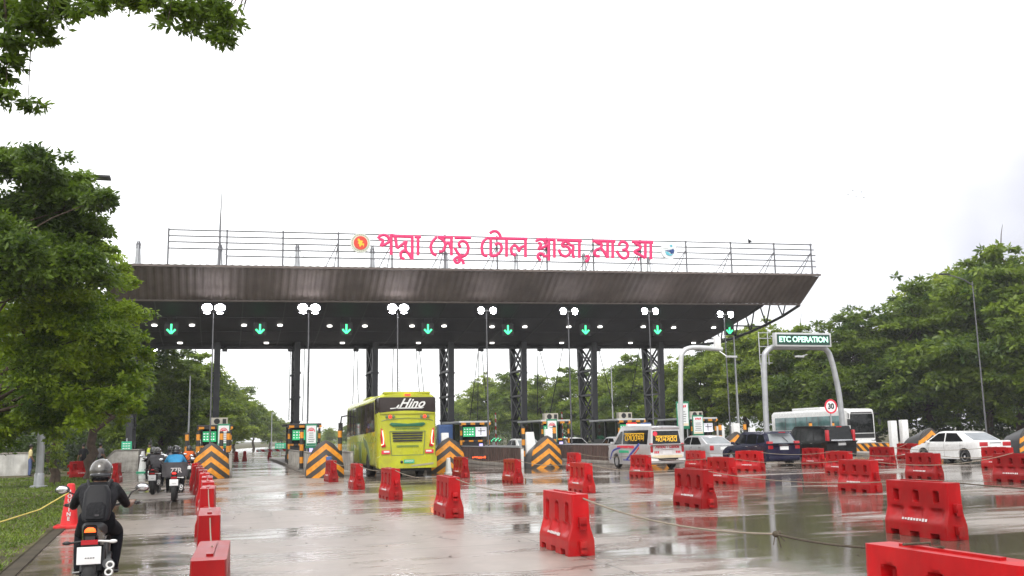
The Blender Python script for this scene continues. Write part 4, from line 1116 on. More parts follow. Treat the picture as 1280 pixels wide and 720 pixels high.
BAR = [
 (-.06, 7.95, 'nearest red barrier of the line left of the empty lane, cut by the photo bottom'), (-.13, 12.3, 'second red barrier of the line left of the empty lane'), (-.24, 18.9, 'third red barrier of the line left of the empty lane'),
 (-.34, 24.6, 'fourth red barrier of the line left of the empty lane'), (-.55, 30.6, 'red barrier right beside the pillion motorcycle'), (-.84, 36.4, 'red barrier just before the leftmost striped nose'), (-1.0, 41.0, 'furthest red barrier of the left line, touching the leftmost striped nose'),
 (4.62, 5.45, 'nearest red barrier at the bottom right corner, cut by the frame'), (4.78, 13.45, 'large red barrier standing alone right of the centre foreground'), (4.62, 20.4, 'red barrier behind the large centre one, beside the lane joint'),
 (4.48, 27.0, 'red barrier in front of the bus rear, left half'), (4.33, 33.0, 'narrow looking red barrier at the left rear wheel of the bus'), (4.15, 39.3, 'red barrier at the foot of the striped nose left of the bus'),
 (10.4, 12.75, 'large red barrier at lower right with white worn lettering'), (10.2, 20.0, 'red barrier in the second row, in front of the silver sedan'), (10.05, 26.8, 'red barrier in the second row, left of the ambulance'),
 (9.95, 33.5, 'red barrier in the second row, right of the bus rear'), (9.45, 39.3, 'red barrier at the right rear corner of the bus'),
 (16.3, 22.4, 'red barrier in the third row, near the speed sign and black van'), (15.5, 28.4, 'red barrier in the third row, in front of the dark blue car'), (15.35, 34.4, 'red barrier in the third row, in front of the ambulance side'), (15.5, 42.2, 'red barrier right beside the middle striped nose'),
 (22.6, 23.6, 'red barrier at the right photo edge below the white sedan boot'), (22.0, 26.8, 'red barrier standing alone below the front door of the white sedan'), (22.4, 31.9, 'red barrier right behind the third row one near the black van'), (21.2, 36.4, 'red barrier touching the left side of the dark blue car'),
 (20.4, 39.7, 'red barrier between ambulance rear and silver sedan'), (25.75, 38.6, 'red barrier between dark blue car and black van'),
 (29.3, 31.4, 'red barrier in front of the white sedan boot'), (28.6, 37.5, 'red barrier right of the black van rear'), (35.2, 44.0, 'red barrier in front of the two tall white posts'),
 (-6.55, 52.6, 'red barrier on the left under the trees behind the grass'), (-4.35, 45.0, 'red barrier right behind the front rider, by the concrete block')]
BAR += [(-.29, 21.7, 'red barrier between the third and fourth ones left of the empty lane'), (-.45, 27.5, 'red barrier just beyond the fourth one left of the empty lane'), (-.7, 33.4, 'red barrier just beyond the pillion motorcycle')]
BAR += [(at(295, 566, 84).x, 84, 'left one of the red barriers far down the empty lane'), (at(306, 566, 86).x, 86, 'middle one of the red barriers far down the empty lane'), (at(337, 566, 90).x, 90, 'right one of the red barriers far down the empty lane')]
rg = random.Random(3)
for i, (X, Y, lab) in enumerate(BAR):
    rz = rg.uniform(-.05, .05)
    if i in (31,): rz = PI / 2 + .1
    if i in (25,): rz = .25
    if i == 0: bar0.location = (X, Y, 0.002); bar0.rotation_euler = (0, 0, rz); bar0['label'] = lab
    else:
        c = copy_thing(bar0, (X, Y, .002), rz, lab)
        if i == 13 or 18 <= i <= 30:
            for ch in c.children:
                if ch.data == bmesh0: ch.data = bmesh1
# ropes slung from barrier to barrier
def rope(a, b_, sag, lab, mat='rope', r_=.011, n=14):
    a = Vector(a); b_ = Vector(b_)
    pts = [a.lerp(b_, k / n) - Vector((0, 0, sag * 4 * (k / n) * (1 - k / n))) for k in range(n + 1)]
    return tag(MB().tube(pts, r_, 6).build('rope', M[mat]), lab, 'rope', 'ropes slung between the barriers')
def top(i, end=0): return (BAR[i][0], BAR[i][1] + end * .7, .855)
for lst, nm in (((0, 1, 2, 3, 4, 5), 'left line'), ((8, 9, 10, 11, 12), 'row beside the empty lane'), ((13, 14, 15, 16, 17), 'second row'), ((18, 19, 20, 21), 'third row'), ((22, 23, 24, 25, 26), 'fourth row'), ((28, 29, 30), 'far right row')):
    for k, (i, j) in enumerate(zip(lst, lst[1:])):
        rope(top(i, 0), top(j, 0), .16 if nm != 'left line' else .10, 'pale rope slung off the ' + ' '.join(BAR[i][2].split(',')[0].split()[:10]), r_=.006 + .00016 * BAR[i][1])
kn = Vector((4.95, 8.1, .70))
o = rope((4.62, 5.5, .86), kn, .05, 'dark rope from the bottom right barrier to a knot in mid air', 'darkrope')
rope(kn, (4.78, 13.4, .855), .14, 'pale rope from the knot to the large centre barrier')
kb = thing('rope_knot', 'dark frayed knot in the rope beside the bottom right barrier', 'knot', kn)
MB().ball((0, 0, 0), (.035, .035, .03), 10, 6).ball((.03, -.01, .012), .022, 8, 5).build('knot_body', M['darkrope'], kb)
fy = MB()
for dx, dz in ((.10, -.07), (.06, -.13), (-.02, -.10), (.13, -.02)): fy.tube([(0, 0, 0), (dx * .5, .01, dz * .3), (dx, .02, dz)], .005, 5)
fy.build('frayed_end', M['darkrope'], kb)
tag(MB().tube([(4.5, 5.75, .86), (4.72, 5.75, .86), (4.735, 5.75, .70), (4.76, 5.76, .45)], .010, 6).build('rope_tie', M['darkrope']), 'dark rope tied over the bottom right barrier', 'rope')
rope((10.4, 12.75, .855), (16.2, 9.4, .35), .06, 'thin dark rope running right from the lettered barrier', 'darkrope')
rope((16.3, 22.4, .855), (22.6, 23.6, .855), .25, 'pale rope across from the third row to the right edge barrier', r_=.011)

# cones
def cone(name, label, loc, h, r0_, r1_, base, mats, tip=None):
    t = thing(name, label, 'traffic cone', loc)
    MB().lathe([(r0_, .05), (r1_, h - .02), (r1_ * .7, h)], seg=20).build('cone_body', M[mats[0]], t)
    MB().box((0, 0, .035), (base, base, .07)).build('base', M[mats[1]], t, bevel=.02)
    return t
t = cone('traffic_cone', 'red square based cone with white vertical lettering on the grass edge', (-2.92, 21.5, 0), .88, .17, .075, .52, ('redcone', 'redcone'))
for i, ch in enumerate('ROUTINE'):
    z = .72 - i * .088
    rr = .17 + (.075 - .17) * (z - .05) / .81
    text_obj('letter', ch, .10, M['whitetext'], t, (.0, -rr - .006, z), rot=(PI / 2 - .1, 0, 0), bold=.004)
cone('traffic_cone', 'tall white cone with green base in front of the man in hi-vis vest', (-4.38, 59.5, 0), 1.2, .22, .09, .62, ('whitep', 'greenplate'))
cone('traffic_cone', 'small white cone at the right rear corner of the bus', (9.9, 43.6, 0), .72, .15, .09, .36, ('whitep', 'whitep'))
cone('traffic_cone', 'blue cone with white foot before the striped nose left of the bus', (4.3, 41.6, 0), .95, .17, .12, .4, ('blue', 'whitep'))
tag(MB().tube([(-2.92, 21.42, .72), (-3.3, 20.4, .45), (-3.9, 19.0, .28), (-4.6, 17.3, .30)], .012, 6).build('yellow_rope', M['yellowrope']), 'yellow rope running left from the red cone over the grass', 'rope')

# ------------------------------------------------------------------ vehicles
def wheel(t, x, y, r_, wd=.2, rim='rim', name='wheel'):
    s = 1 if x > 0 else -1
    wh = MB().lathe([(r_ * .62, -wd / 2), (r_ * .93, -wd / 2), (r_, -wd / 2 + .035), (r_, wd / 2 - .035), (r_ * .93, wd / 2), (r_ * .62, wd / 2), (r_ * .62, -wd / 2)], (x, y, r_), 'X', 28).build('wheel', M['rubber'], t)
    rm = MB(); xo = x + s * (wd / 2 - .035)
    rm.lathe([(r_ * .70, -.02), (r_ * .70, .02), (r_ * .57, .03), (r_ * .55, -.02)], (xo, y, r_), 'X', 28)
    for k in range(7):
        a = 2 * PI * k / 7
        rm.bar((xo, y + r_ * .1 * math.cos(a), r_ + r_ * .1 * math.sin(a)), (xo, y + r_ * .6 * math.cos(a), r_ + r_ * .6 * math.sin(a)), .03, r_ * .21)
    rm.lathe([(r_ * .16, -.03), (r_ * .14, .03)], (xo, y, r_), 'X', 12)
    rm.build('rim', M[rim], wh)
    MB().lathe([(r_ * .6, -.01), (r_ * .6, .01)], (x + s * .02, y, r_), 'X', 20).build('brake_shadow', M['blackplastic'], wh)
    return wh
def car(name, label, cat, loc, rz, paint, S, lit=False, plate='plate', glassr='carglass'):
    t = thing(name, label, cat, loc, rz)
    L_, W = S['L'], S['W']; hw = W / 2
    yr, yf, r_ = S['wheels']
    low = []
    def arch(yc):
        R_ = r_ + .055
        return [(yc - R_ * math.cos(a), max(.19, r_ + R_ * math.sin(a))) for a in np.linspace(-.35, PI + .35, 12)]
    low += [(-L_ / 2 + .08, .24)] + arch(yr) + arch(yf) + [(L_ / 2 - .1, .22)] + [(p.x, p.y) for p in cr([(y, z, 0) for y, z in S['top']], 3)]
    MB().prism(low, -hw, hw).build('body', M[paint], t, bevel=.06)
    MB().box((0, 0, .42), (W - .22, L_ - .5, .34)).build('underbody', M['blackplastic'], t)
    cbo = S['cabin']; cb = [cbo[0]] + [(p.x, p.y) for p in cr([(y, z, 0) for y, z in cbo[1:-1]], 3)] + [cbo[-1]]; zb = min(z for y, z in cb); zt = max(z for y, z in cb)
    xb = hw - .045; tum = S.get('tumble', .17)
    def xw(z): return xb - tum * max(0, (z - zb)) / (zt - zb)
    k = len(cb)
    mb = MB().add([(-xw(z), y, z) for y, z in cb] + [(xw(z), y, z) for y, z in cb], [tuple(range(k)), tuple(range(2 * k - 1, k - 1, -1))] + [(i, (i + 1) % k, k + (i + 1) % k, k + i) for i in range(k)])
    mb.build('cabin', M[paint], t, bevel=.05)
    for s in (-1, 1):
        for poly in S['side']:
            m_ = MB(); kk = len(poly)
            m_.add([(s * (xw(z) + .007), y, z) for y, z in poly] + [(s * (xw(z) - .03), y, z) for y, z in poly], [tuple(range(kk)), tuple(range(2 * kk - 1, kk - 1, -1))] + [(i, (i + 1) % kk, kk + (i + 1) % kk, kk + i) for i in range(kk)])
            m_.build('side_window', M['glass'], t)
    def slope_glass(p, q, nm, mat, a=.10, b_=.90, wk=.88):
        (y0, z0), (y1, z1) = p, q
        d = Vector((0, y1 - y0, z1 - z0)).normalized(); n_ = Vector((0, -d.z, d.y))
        if (n_.y > 0) != (y0 > 0): n_ = -n_
        pts = []
        for f in (a, b_):
            y, z = y0 + (y1 - y0) * f, z0 + (z1 - z0) * f
            for s in (-1, 1): pts.append(Vector((s * xw(z) * wk, y, z)))
        o_ = [p_ + n_ * .008 for p_ in pts]; i_ = [p_ - n_ * .03 for p_ in pts]
        MB().add([o_[0], o_[1], o_[3], o_[2], i_[0], i_[1], i_[3], i_[2]], [(0, 1, 2, 3), (7, 6, 5, 4), (0, 4, 5, 1), (1, 5, 6, 2), (2, 6, 7, 3), (3, 7, 4, 0)]).build(nm, mat, t)
    slope_glass(cbo[0], cbo[1], 'rear_window', M[glassr])
    slope_glass(cbo[-1], cbo[-2], 'windscreen', M['glass'])
    for y in (yr, yf):
        for s in (-1, 1): wheel(t, s * (hw - .11), y, r_)
    yb = -L_ / 2
    for s in (-1, 1):
        tl = S['tail']
        MB().box((s * (hw - tl[0] / 2 - .012), yb + tl[4], tl[3]), (tl[0], .16, tl[1])).build('tail_light', M['brake'] if lit else M['taillens'], t, bevel=.025)
        if lit: MB().box((s * (hw - tl[0] / 2 - .02), yb + tl[4] - .085, tl[3]), (tl[0] * .4, .02, tl[1] * .4)).build('brake_core', M['brakecore'], t)
        MB().box((s * (hw + .07), S['mir'][0], S['mir'][1]), (.17, .1, .12)).build('wing_mirror', M[paint], t, bevel=.03)
        for yd in S['hand']: MB().box((s * (hw + .008), yd, S['handz']), (.03, .17, .03)).build('door_handle', M['chrome'] if paint != 'whitepaint' else M[paint], t, bevel=.008)
        dl = MB()
        for yd in S['seams']: dl.box((s * (hw - .002), yd, .60), (.012, .008, .62))
        dl.build('door_seam', M['blackplastic'], t)
        MB().box((s * (hw - .24), L_ / 2 - .12, .66), (.36, .2, .14)).build('headlight', M['carglass'], t, bevel=.03)
    MB().box((0, yb - .012, S['plz']), (.46, .02, .16)).build('number_plate', M[plate], t)
    MB().box((0, yb + .03, .38), (W - .1, .14, .17)).build('rear_bumper', M[S.get('bump', paint)], t, bevel=.03)
    MB().box((0, yb - .02, S['plz'] + .14), (.6, .03, .035)).build('boot_trim', M['chrome'], t, bevel=.006)
    return t
def sedan(L_=4.6, W=1.75, rz=0):
    h = L_ / 2
    return dict(L=L_, W=W, wheels=(-h + .98, h - .92, .325), top=[(h, .40), (h, .58), (h - .2, .72), (h - .75, .86), (h - 1.15, .93), (-h + .95, 1.0), (-h + .1, 1.03), (-h, .92), (-h + .02, .5)],
                cabin=[(-h + .42, 1.00), (-h + 1.28, 1.41), (-h + 1.7, 1.465), (.15, 1.475), (.45, 1.43), (h - .98, .92)],
                side=[[(-.02, .99), (-.02, 1.39), (.42, 1.37), (1.06, .99)], [(-.10, .99), (-.10, 1.39), (-.75, 1.375), (-1.22, 1.03), (-1.2, .99)]],
                tail=(.46, .20, 0, .87, .07), mir=(.92, .98), hand=(-.28, -1.2), handz=.86, seams=(-.06, 1.0, -1.1), plz=.80)
S = sedan()
car('white_sedan', 'white sedan seen from its left rear side at the right edge', 'car', (33.25, 38.0, 0), 0, 'whitepaint', S)
S = sedan(4.5); S['tail'] = (.24, .26, 0, .82, .07)
car('silver_sedan', 'silver sedan half hidden between the ambulance and dark blue car', 'car', (25.3, 48.3, 0), .03, 'silver', S)
car('silver_sedan', 'small white sedan with lit red tail lights in the lane right of the bus', 'car', (18.35, 59.5, .0), 0, 'whitepaint', sedan(4.3, 1.7), lit=True)
car('white_sedan', 'white sedan queueing furthest under the canopy left of the ambulance', 'car', (23.7, 65.5, 0), 0, 'whitepaint', sedan(4.5), glassr='glass')
S = sedan(4.4); car('silver_sedan', 'silver sedan with lit red light queueing just left of the ambulance', 'car', (24.4, 58.0, 0), 0, 'silver', S, lit=True, glassr='glass')
# dark blue estate
h = 2.1
S = dict(L=4.2, W=1.74, wheels=(-1.3, 1.28, .335), top=[(h, .42), (h, .62), (h - .2, .80), (h - .95, .97), (-h + .1, 1.06), (-h, .95), (-h, .5)],
         cabin=[(-h + .04, 1.02), (-h + .42, 1.56), (-h + .8, 1.61), (.2, 1.62), (.5, 1.57), (1.2, .98)],
         side=[[(-.02, 1.05), (-.02, 1.5), (.45, 1.49), (1.0, 1.05)], [(-.1, 1.05), (-.1, 1.5), (-.95, 1.5), (-1.0, 1.05)], [(-1.08, 1.08), (-1.05, 1.49), (-1.5, 1.46), (-1.72, 1.12)]],
         tail=(.26, .36, 0, .98, .06), mir=(.95, 1.08), hand=(-.25, -1.1), handz=.92, seams=(-.06, 1.0, -1.0), plz=.84, bump='navy')
t = car('estate_car', 'dark blue estate car seen from behind, right of the silver sedan', 'car', (25.3, 42.4, 0), .02, 'navy', S)
MB().box((0, -h + .22, 1.60), (1.05, .22, .05)).build('roof_spoiler', M['navy'], t, bevel=.02)
MB().box((0, -h + .105, 1.575), (.35, .03, .035)).build('high_brake_light', M['taillens'], t)
MB().box((0, -h - .015, .40), (1.66, .03, .035)).build('bumper_strip', M['chrome'], t)
MB().bar((.25, -h + .03, 1.12), (.08, -h + .22, 1.36), .025).build('wiper', M['blackplastic'], t)
# black van
h = 2.25
S = dict(L=4.5, W=1.78, wheels=(-1.4, 1.42, .33), top=[(h, .42), (h, .70), (h - .2, .90), (h - .7, 1.06), (-h + .06, 1.08), (-h, .95), (-h, .5)],
         cabin=[(-h + .03, 1.04), (-h + .22, 1.78), (-h + .5, 1.85), (.6, 1.86), (.95, 1.78), (1.75, 1.05)],
         side=[[(.25, 1.08), (.25, 1.70), (.85, 1.68), (1.45, 1.08)], [(.17, 1.08), (.17, 1.71), (-.95, 1.71), (-.95, 1.08)], [(-1.03, 1.08), (-1.03, 1.71), (-1.85, 1.68), (-1.98, 1.10)]],
         tail=(.15, .62, 0, 1.32, .10), mir=(1.4, 1.12), hand=(.1, -.85), handz=.95, seams=(.2, -1.0, 1.35), plz=.92, bump='blackpaint', tumble=.14)
t = car('black_van', 'black people carrier van with its tailgate towards the camera', 'van', (30.85, 45.9, 0), .02, 'blackpaint', S, glassr='glass')
MB().box((0, -h - .01, 1.10), (1.3, .03, .06)).build('tailgate_trim', M['chrome'], t, bevel=.01)
MB().box((0, -h + .18, 1.80), (.3, .04, .05)).build('high_brake_light', M['taillens'], t)
# ambulance
h = 2.35
S = dict(L=4.7, W=1.74, wheels=(-1.22, 1.42, .325), top=[(h, .40), (h, .74), (h - .1, .92), (h - .4, 1.12), (-h + .02, 1.14), (-h, 1.05), (-h, .5)],
         cabin=[(-h + .015, 1.08), (-h + .12, 1.82), (-h + .3, 1.97), (.75, 2.02), (1.15, 1.93), (2.02, 1.10)],
         side=[[(.85, 1.12), (.85, 1.76), (1.05, 1.76), (1.75, 1.12)], [(.74, 1.14), (.74, 1.80), (-1.95, 1.80), (-1.95, 1.14)]],
         tail=(.13, .42, 0, .98, .05), mir=(1.7, 1.2), hand=(.6, -.1), handz=.98, seams=(.8, -.55, 1.7), plz=.78, bump='whitepaint', tumble=.13)
amb = car('ambulance_van', 'silver and white ambulance van with red letters and lit roof bar seen from behind', 'ambulance', (19.55, 43.3, 0), .03, 'silver', S, glassr='glass')
t = amb; yb = -h
MB().box((0, -h + .02, .86), (1.68, .06, .58)).build('rear_door', M['whitepaint'], t, bevel=.02)
MB().box((0, -h - .016, .58), (1.5, .02, .12)).build('cream_band', M['cream'], t)
MB().box((0, -h - .05, .46), (1.0, .10, .12)).build('tow_step', M['blackplastic'], t)
for s in (-1, 1): MB().box((s * .62, -h - .05, .42), (.5, .1, .09)).build('bumper_end', M['whitepaint'], t, bevel=.02)
text_obj('red_lettering', 'Ambu - Lance', .215, M['redprint'], t, (0, -h - .018, 1.03), bold=.008)
for s, wd in ((-1, .30), (1, .22)):
    q = MB()
    for c in range(3): q.box((s * .55 + (c - 1) * .085, -h - .016, .78), (.06, .01, .10))
    q.build('red_number', M['redprint'], t)
def scrawl(n_, wd, hh, seed):
    """joined, head-lined strokes like the window lettering, too blurred in the photo to read"""
    rg = random.Random(seed); mb = MB(); st_ = wd / n_
    mb.tube([(-wd / 2, 0, hh * .5), (wd / 2, 0, hh * .5)], hh * .09, 6, flat=(0, 1, 0))
    for i in range(n_):
        x = -wd / 2 + st_ * (i + .5)
        a_ = rg.choice((0, 1, 2))
        mb.tube([(x + st_ * .28, 0, hh * .5), (x + st_ * .28, 0, -hh * .45)], hh * .085, 6, flat=(0, 1, 0))
        if a_ == 0: mb.tube(cr([(x - st_ * .4, 0, hh * .25), (x - st_ * .1, 0, hh * .1), (x - st_ * .35, 0, -hh * .2), (x + st_ * .25, 0, -hh * .1)], 3), hh * .08, 6, flat=(0, 1, 0))
        elif a_ == 1: mb.tube(cr([(x + st_ * .2, 0, hh * .3), (x - st_ * .35, 0, hh * .15), (x - st_ * .3, 0, -hh * .35), (x + st_ * .1, 0, -hh * .4)], 3), hh * .08, 6, flat=(0, 1, 0))
        else: mb.tube(cr([(x - st_ * .4, 0, hh * .35), (x + st_ * .05, 0, 0), (x - st_ * .4, 0, -hh * .3)], 3), hh * .08, 6, flat=(0, 1, 0))
    return mb
o = scrawl(6, 1.12, .26, 4).build('window_lettering', M['yellowprint'], t); o.location = (0, -h + .05, 1.38); o.rotation_euler = (-.14, 0, 0)
MB().lathe([(.11, -.01), (.11, .0)], (-.56, -h + .062, 1.62), 'Y', 18).build('round_sticker', M['redprint'], t)
o = scrawl(6, 2.1, .36, 9).build('window_lettering', M['yellowprint'], t); o.location = (-(.79), -.55, 1.46); o.rotation_euler = (.0, 0, -PI / 2); 
MB().box((-.878, .3, 1.02), (.012, 1.9, .12)).build('red_stripe', M['redprint'], t)
MB().box((-.878, .5, .80), (.012, 1.1, .12)).build('green_print', M['greenplate'], t)
def curve_stripe(pts, wd, mat, nm):
    mb = MB(); mb.tube(cr([(-.870, y, z) for y, z in pts], 5), wd, 6, flat=(1, 0, 0)); o = mb.build(nm, M[mat], t)
curve_stripe([(2.1, .42), (1.85, .78), (1.4, .92), (.9, .98)], .045, 'blueprint', 'blue_swoosh')
curve_stripe([(.2, .42), (-.3, .70), (-.9, 1.0), (-1.2, 1.15)], .06, 'blueprint', 'blue_swoosh')
curve_stripe([(-.2, .42), (-.7, .72), (-1.2, 1.0)], .04, 'redprint', 'red_swoosh')
MB().box((-.872, -.4, .40), (.012, 2.0, .05)).build('blue_stripe', M['blueprint'], t)
lb = MB().box((0, .55, 2.06), (1.25, .26, .10)).build('roof_light_bar', M['whitep'], t, bevel=.02)
MB().box((-.38, .55, 2.115), (.44, .24, .10)).build('red_lens', M['brake'], lb, bevel=.03)
MB().box((.38, .55, 2.115), (.44, .24, .10)).build('blue_lens', M['blue'], lb, bevel=.03)
MB().tube([(-.35, -2.1, 1.98), (-.35, -2.1, 2.12)], .02, 6).build('aerial', M['blackplastic'], t)

def rrect(w_, z0, z1, r_, y, n_=5, crown=0):
    hw = w_ / 2; out = []
    for cx, cz, a0 in ((hw - r_, z1 - r_, 0), (-hw + r_, z1 - r_, PI / 2), (-hw + r_ * .6, z0 + r_ * .6, PI), (hw - r_ * .6, z0 + r_ * .6, PI * 1.5)):
        rr = r_ if a0 < PI else r_ * .6
        for k in range(n_ + 1):
            a = a0 + PI / 2 * k / n_; out.append((cx + rr * math.cos(a), y, cz + rr * math.sin(a)))
        if a0 == 0 and crown:
            for k in range(1, 8): out.append(((hw - r_) * (1 - k / 4), y, z1))
    if crown: out = [(x, y_, z + crown * (1 - (x / hw) ** 2) * max(0, (z - z1 + .3) / .3)) for x, y_, z in out]
    return out
# lime bus
bus = thing('lime_bus', 'lime green coach bus with black rear window band and white script, seen from behind', 'bus', (7.5, 46.4, 0), .0)
t = bus; hb = 5.6; W = 2.5
MB().loft([rrect(W - .14, .50, 3.42, .26, -hb, 5, .10), rrect(W - .03, .46, 3.48, .26, -hb + .10, 5, .11), rrect(W, .44, 3.50, .24, -hb + .5, 5, .11), rrect(W, .44, 3.45, .24, -2, 5, .08), rrect(W, .44, 3.42, .24, hb - .6, 5, .08), rrect(W - .08, .46, 3.25, .26, hb - .15, 5, .06), rrect(W - .2, .5, 3.1, .26, hb, 5, .04)]).build('body', M['lime'], t)
MB().box((0, 0, .42), (W - .3, 10.4, .3)).build('underbody', M['blackplastic'], t)
MB().loft([rrect(W - .11, 2.74, 3.38, .06, -hb - .022), rrect(W + .012, 2.72, 3.38, .06, -hb + .16), rrect(W + .022, 2.66, 3.36, .06, -hb + .9)]).build('rear_window', M['busglass'], t)
for s in (-1, 1):
    MB().prism([(-hb + .95, 1.95), (-hb + 1.1, 3.24), (hb - .7, 3.14), (hb - .5, 1.75)], s * 1.2, s * 1.262).build('side_window', M['busglass'], t, bevel=.02)
    ds = MB()
    for k in range(1, 7): ds.box((s * 1.266, -hb + .8 + k * 1.45, 2.48), (.008, .05, 1.25))
    ds.build('window_seam', M['blackplastic'], t)
    for y in (-2.6, 3.2):
        MB().prism([(y + .56 * math.cos(a), .46 + .56 * math.sin(a)) for a in np.linspace(0, PI, 14)], s * 1.1, s * 1.256).build('wheel_arch', M['blackplastic'], t)
        wheel(t, s * 1.13, y, .48, .28, 'engine')
    lid = MB()
    for y in (-4.6, -3.6, -1.4, -.1, 1.2, 2.3): lid.box((s * 1.252, y, 1.0), (.01, .02, .9))
    lid.box((s * 1.252, -.5, 1.48), (.01, 8.0, .02))
    lid.build('locker_seam', M['limedark'], t)
    g1 = MB().prism([(-3.4, .75), (-2.9, 1.2), (-2.2, 1.55), (-1.1, 1.72), (-1.6, 1.35), (-2.5, 1.05), (-3.1, .62)], s * 1.24, s * 1.262)
    g1.build('side_graphic', M['limedark'], t); g1 = MB().prism([(-.6, .7), (-.4, 1.75), (-.1, 1.2), (.3, 1.65), (.4, .9), (.0, .55)], s * 1.24, s * 1.261)
    g1.build('side_graphic', M['limedark'], t); g1 = MB().prism([(2.0, .9), (2.3, 1.6), (2.7, 1.1), (3.4, 1.5), (3.0, .8)], s * 1.24, s * 1.261)
    g1.build('side_graphic', M['limedark'], t)
    MB().tube([(s * 1.15, hb - .1, 2.9), (s * 1.45, hb + .25, 2.85), (s * 1.5, hb + .3, 2.5)], .04, 7).box((s * 1.5, hb + .3, 2.25), (.22, .12, .55)).build('mirror_arm', M['blackplastic'], t)
MB().box((0, -hb + .28, 3.57), (2.0, .5, .10)).build('roof_spoiler', M['lime'], t, bevel=.03)
MB().box((0, -hb - .01, 3.48), (.24, .06, .07)).build('high_brake_light', M['brake'], t)
MB().box((0, 1.2, 3.55), (1.6, 2.4, .2)).build('roof_air_conditioner', M['lime'], t, bevel=.06)
yr_ = -hb - .02
def rear(nm, mat, poly, d=.03, bev=.0): return MB().prism(poly, yr_ - d, yr_ + .1, 'Y').build(nm, M[mat], t, bevel=bev)
text_obj('white_script', 'Hino', .52, M['whitep'], t, (.16, yr_ - .008, 3.11), shear=.55, bold=.012, space=1.05)
MB().prism([(-.52, 2.90), (.62, 2.90), (.72, 2.94), (-.50, 2.935)], yr_ - .014, yr_ + .02, 'Y').prism([(-.72, 2.88), (-.42, 2.91), (-.34, 3.06), (-.40, 3.06), (-.50, 2.94), (-.76, 2.92)], yr_ - .014, yr_ + .02, 'Y').build('script_underline', M['whitep'], t)
for s in (-1, 1):
    for k, (dx, m_) in enumerate(((.60, 'limedark'), (.74, 'brake'), (.88, 'limedark'))):
        MB().lathe([(.068, -.02), (.06, -.03), (.02, -.035)], (s * dx, yr_, 2.56), 'Y', 16).build('round_light', M[m_], t)
    rear('tail_light', 'taillens', [(s * .92, 1.30), (s * 1.10, 1.28), (s * 1.16, 1.7), (s * 1.14, 2.10), (s * 1.06, 2.02), (s * 1.0, 1.6)], .03, .01)
    MB().tube([(s * 1.08, yr_ - .035, 1.98), (s * 1.03, yr_ - .04, 1.65), (s * 1.03, yr_ - .04, 1.42), (s * 1.12, yr_ - .035, 1.38)], .022, 6).build('lit_strip', M['brakecore'], t)
    rr_ = MB().box((s * .93, yr_ - .03, 1.08), (.36, .02, .16)).build('reflector', M['redprint'], t)
    MB().box((s * .90, yr_ - .045, 1.10), (.24, .01, .07)).build('reflector_print', M['whitep'], rr_)
MB().prism([(1.19 * q, 2.72 + .085 * (1 - q * q)) for q in np.linspace(1, -1, 15)] + [(-1.19, 2.68), (1.19, 2.68)], yr_ - .030, yr_ + .1, 'Y').build('window_arch', M['lime'], t)
rear('green_visor', 'greenprint', [(-.78, 2.24), (-.70, 2.31), (0, 2.26), (.70, 2.31), (.78, 2.24), (.62, 2.14), (-.62, 2.14)], .03, .01)
pl = MB()
for (a, b_) in (((-.76, 1.94), (.76, 1.94)), ((.76, 1.94), (.68, .94)), ((.68, .94), (-.68, .94)), ((-.68, .94), (-.76, 1.94))): pl.bar((a[0], yr_ - .008, a[1]), (b_[0], yr_ - .008, b_[1]), .02, .025)
for s in (-1, 1): pl.tube(cr([(s * 1.2, yr_ + .06, 2.30), (s * .9, yr_ - .01, 2.44), (0, yr_ - .015, 2.50)], 4), .012, 5)
pl.build('engine_lid_seam', M['limedark'], t)
gr = MB()
for k in range(4): gr.box((0, yr_ - .012, 1.86 - k * .105), (1.30 - .02 * k, .03, .06))
gr.build('vent_grille', M['blackplastic'], t)
for z, wd, sd in ((2.04, 1.05, 3), (1.30, .95, 8)):
    o = scrawl(12, wd, .085, sd).build('green_lettering', M['greenprint'], t); o.location = (0, yr_ - .008, z)
MB().loft([rrect(W - .02, .40, .92, .1, -hb - .09), rrect(W + .03, .38, .92, .1, -hb + .05), rrect(W + .02, .40, .90, .1, -hb + .6)]).build('rear_bumper', M['lime'], t)
MB().box((.05, -hb - .105, .68), (.44, .02, .15)).build('number_plate', M['greenplate'], t)
o = scrawl(6, .36, .07, 2).build('plate_print', M['whitep'], t); o.location = (.05, -hb - .118, .68)
MB().ball((-.27, -hb - .11, .66), (.06, .03, .06), 10, 6).build('tow_eye', M['blackplastic'], t)
MB().prism([(.15, .46), (1.1, .54), (1.1, .62), (.15, .52)], -hb - .104, -hb - .09, 'Y').build('mud_splash', pbr('dry_mud', (.36, .33, .22), .8, scale=5), t)
for s in (-1, 1): wheel(t, s * 1.08, -2.6, .48, .28, 'engine').name = 'wheel'

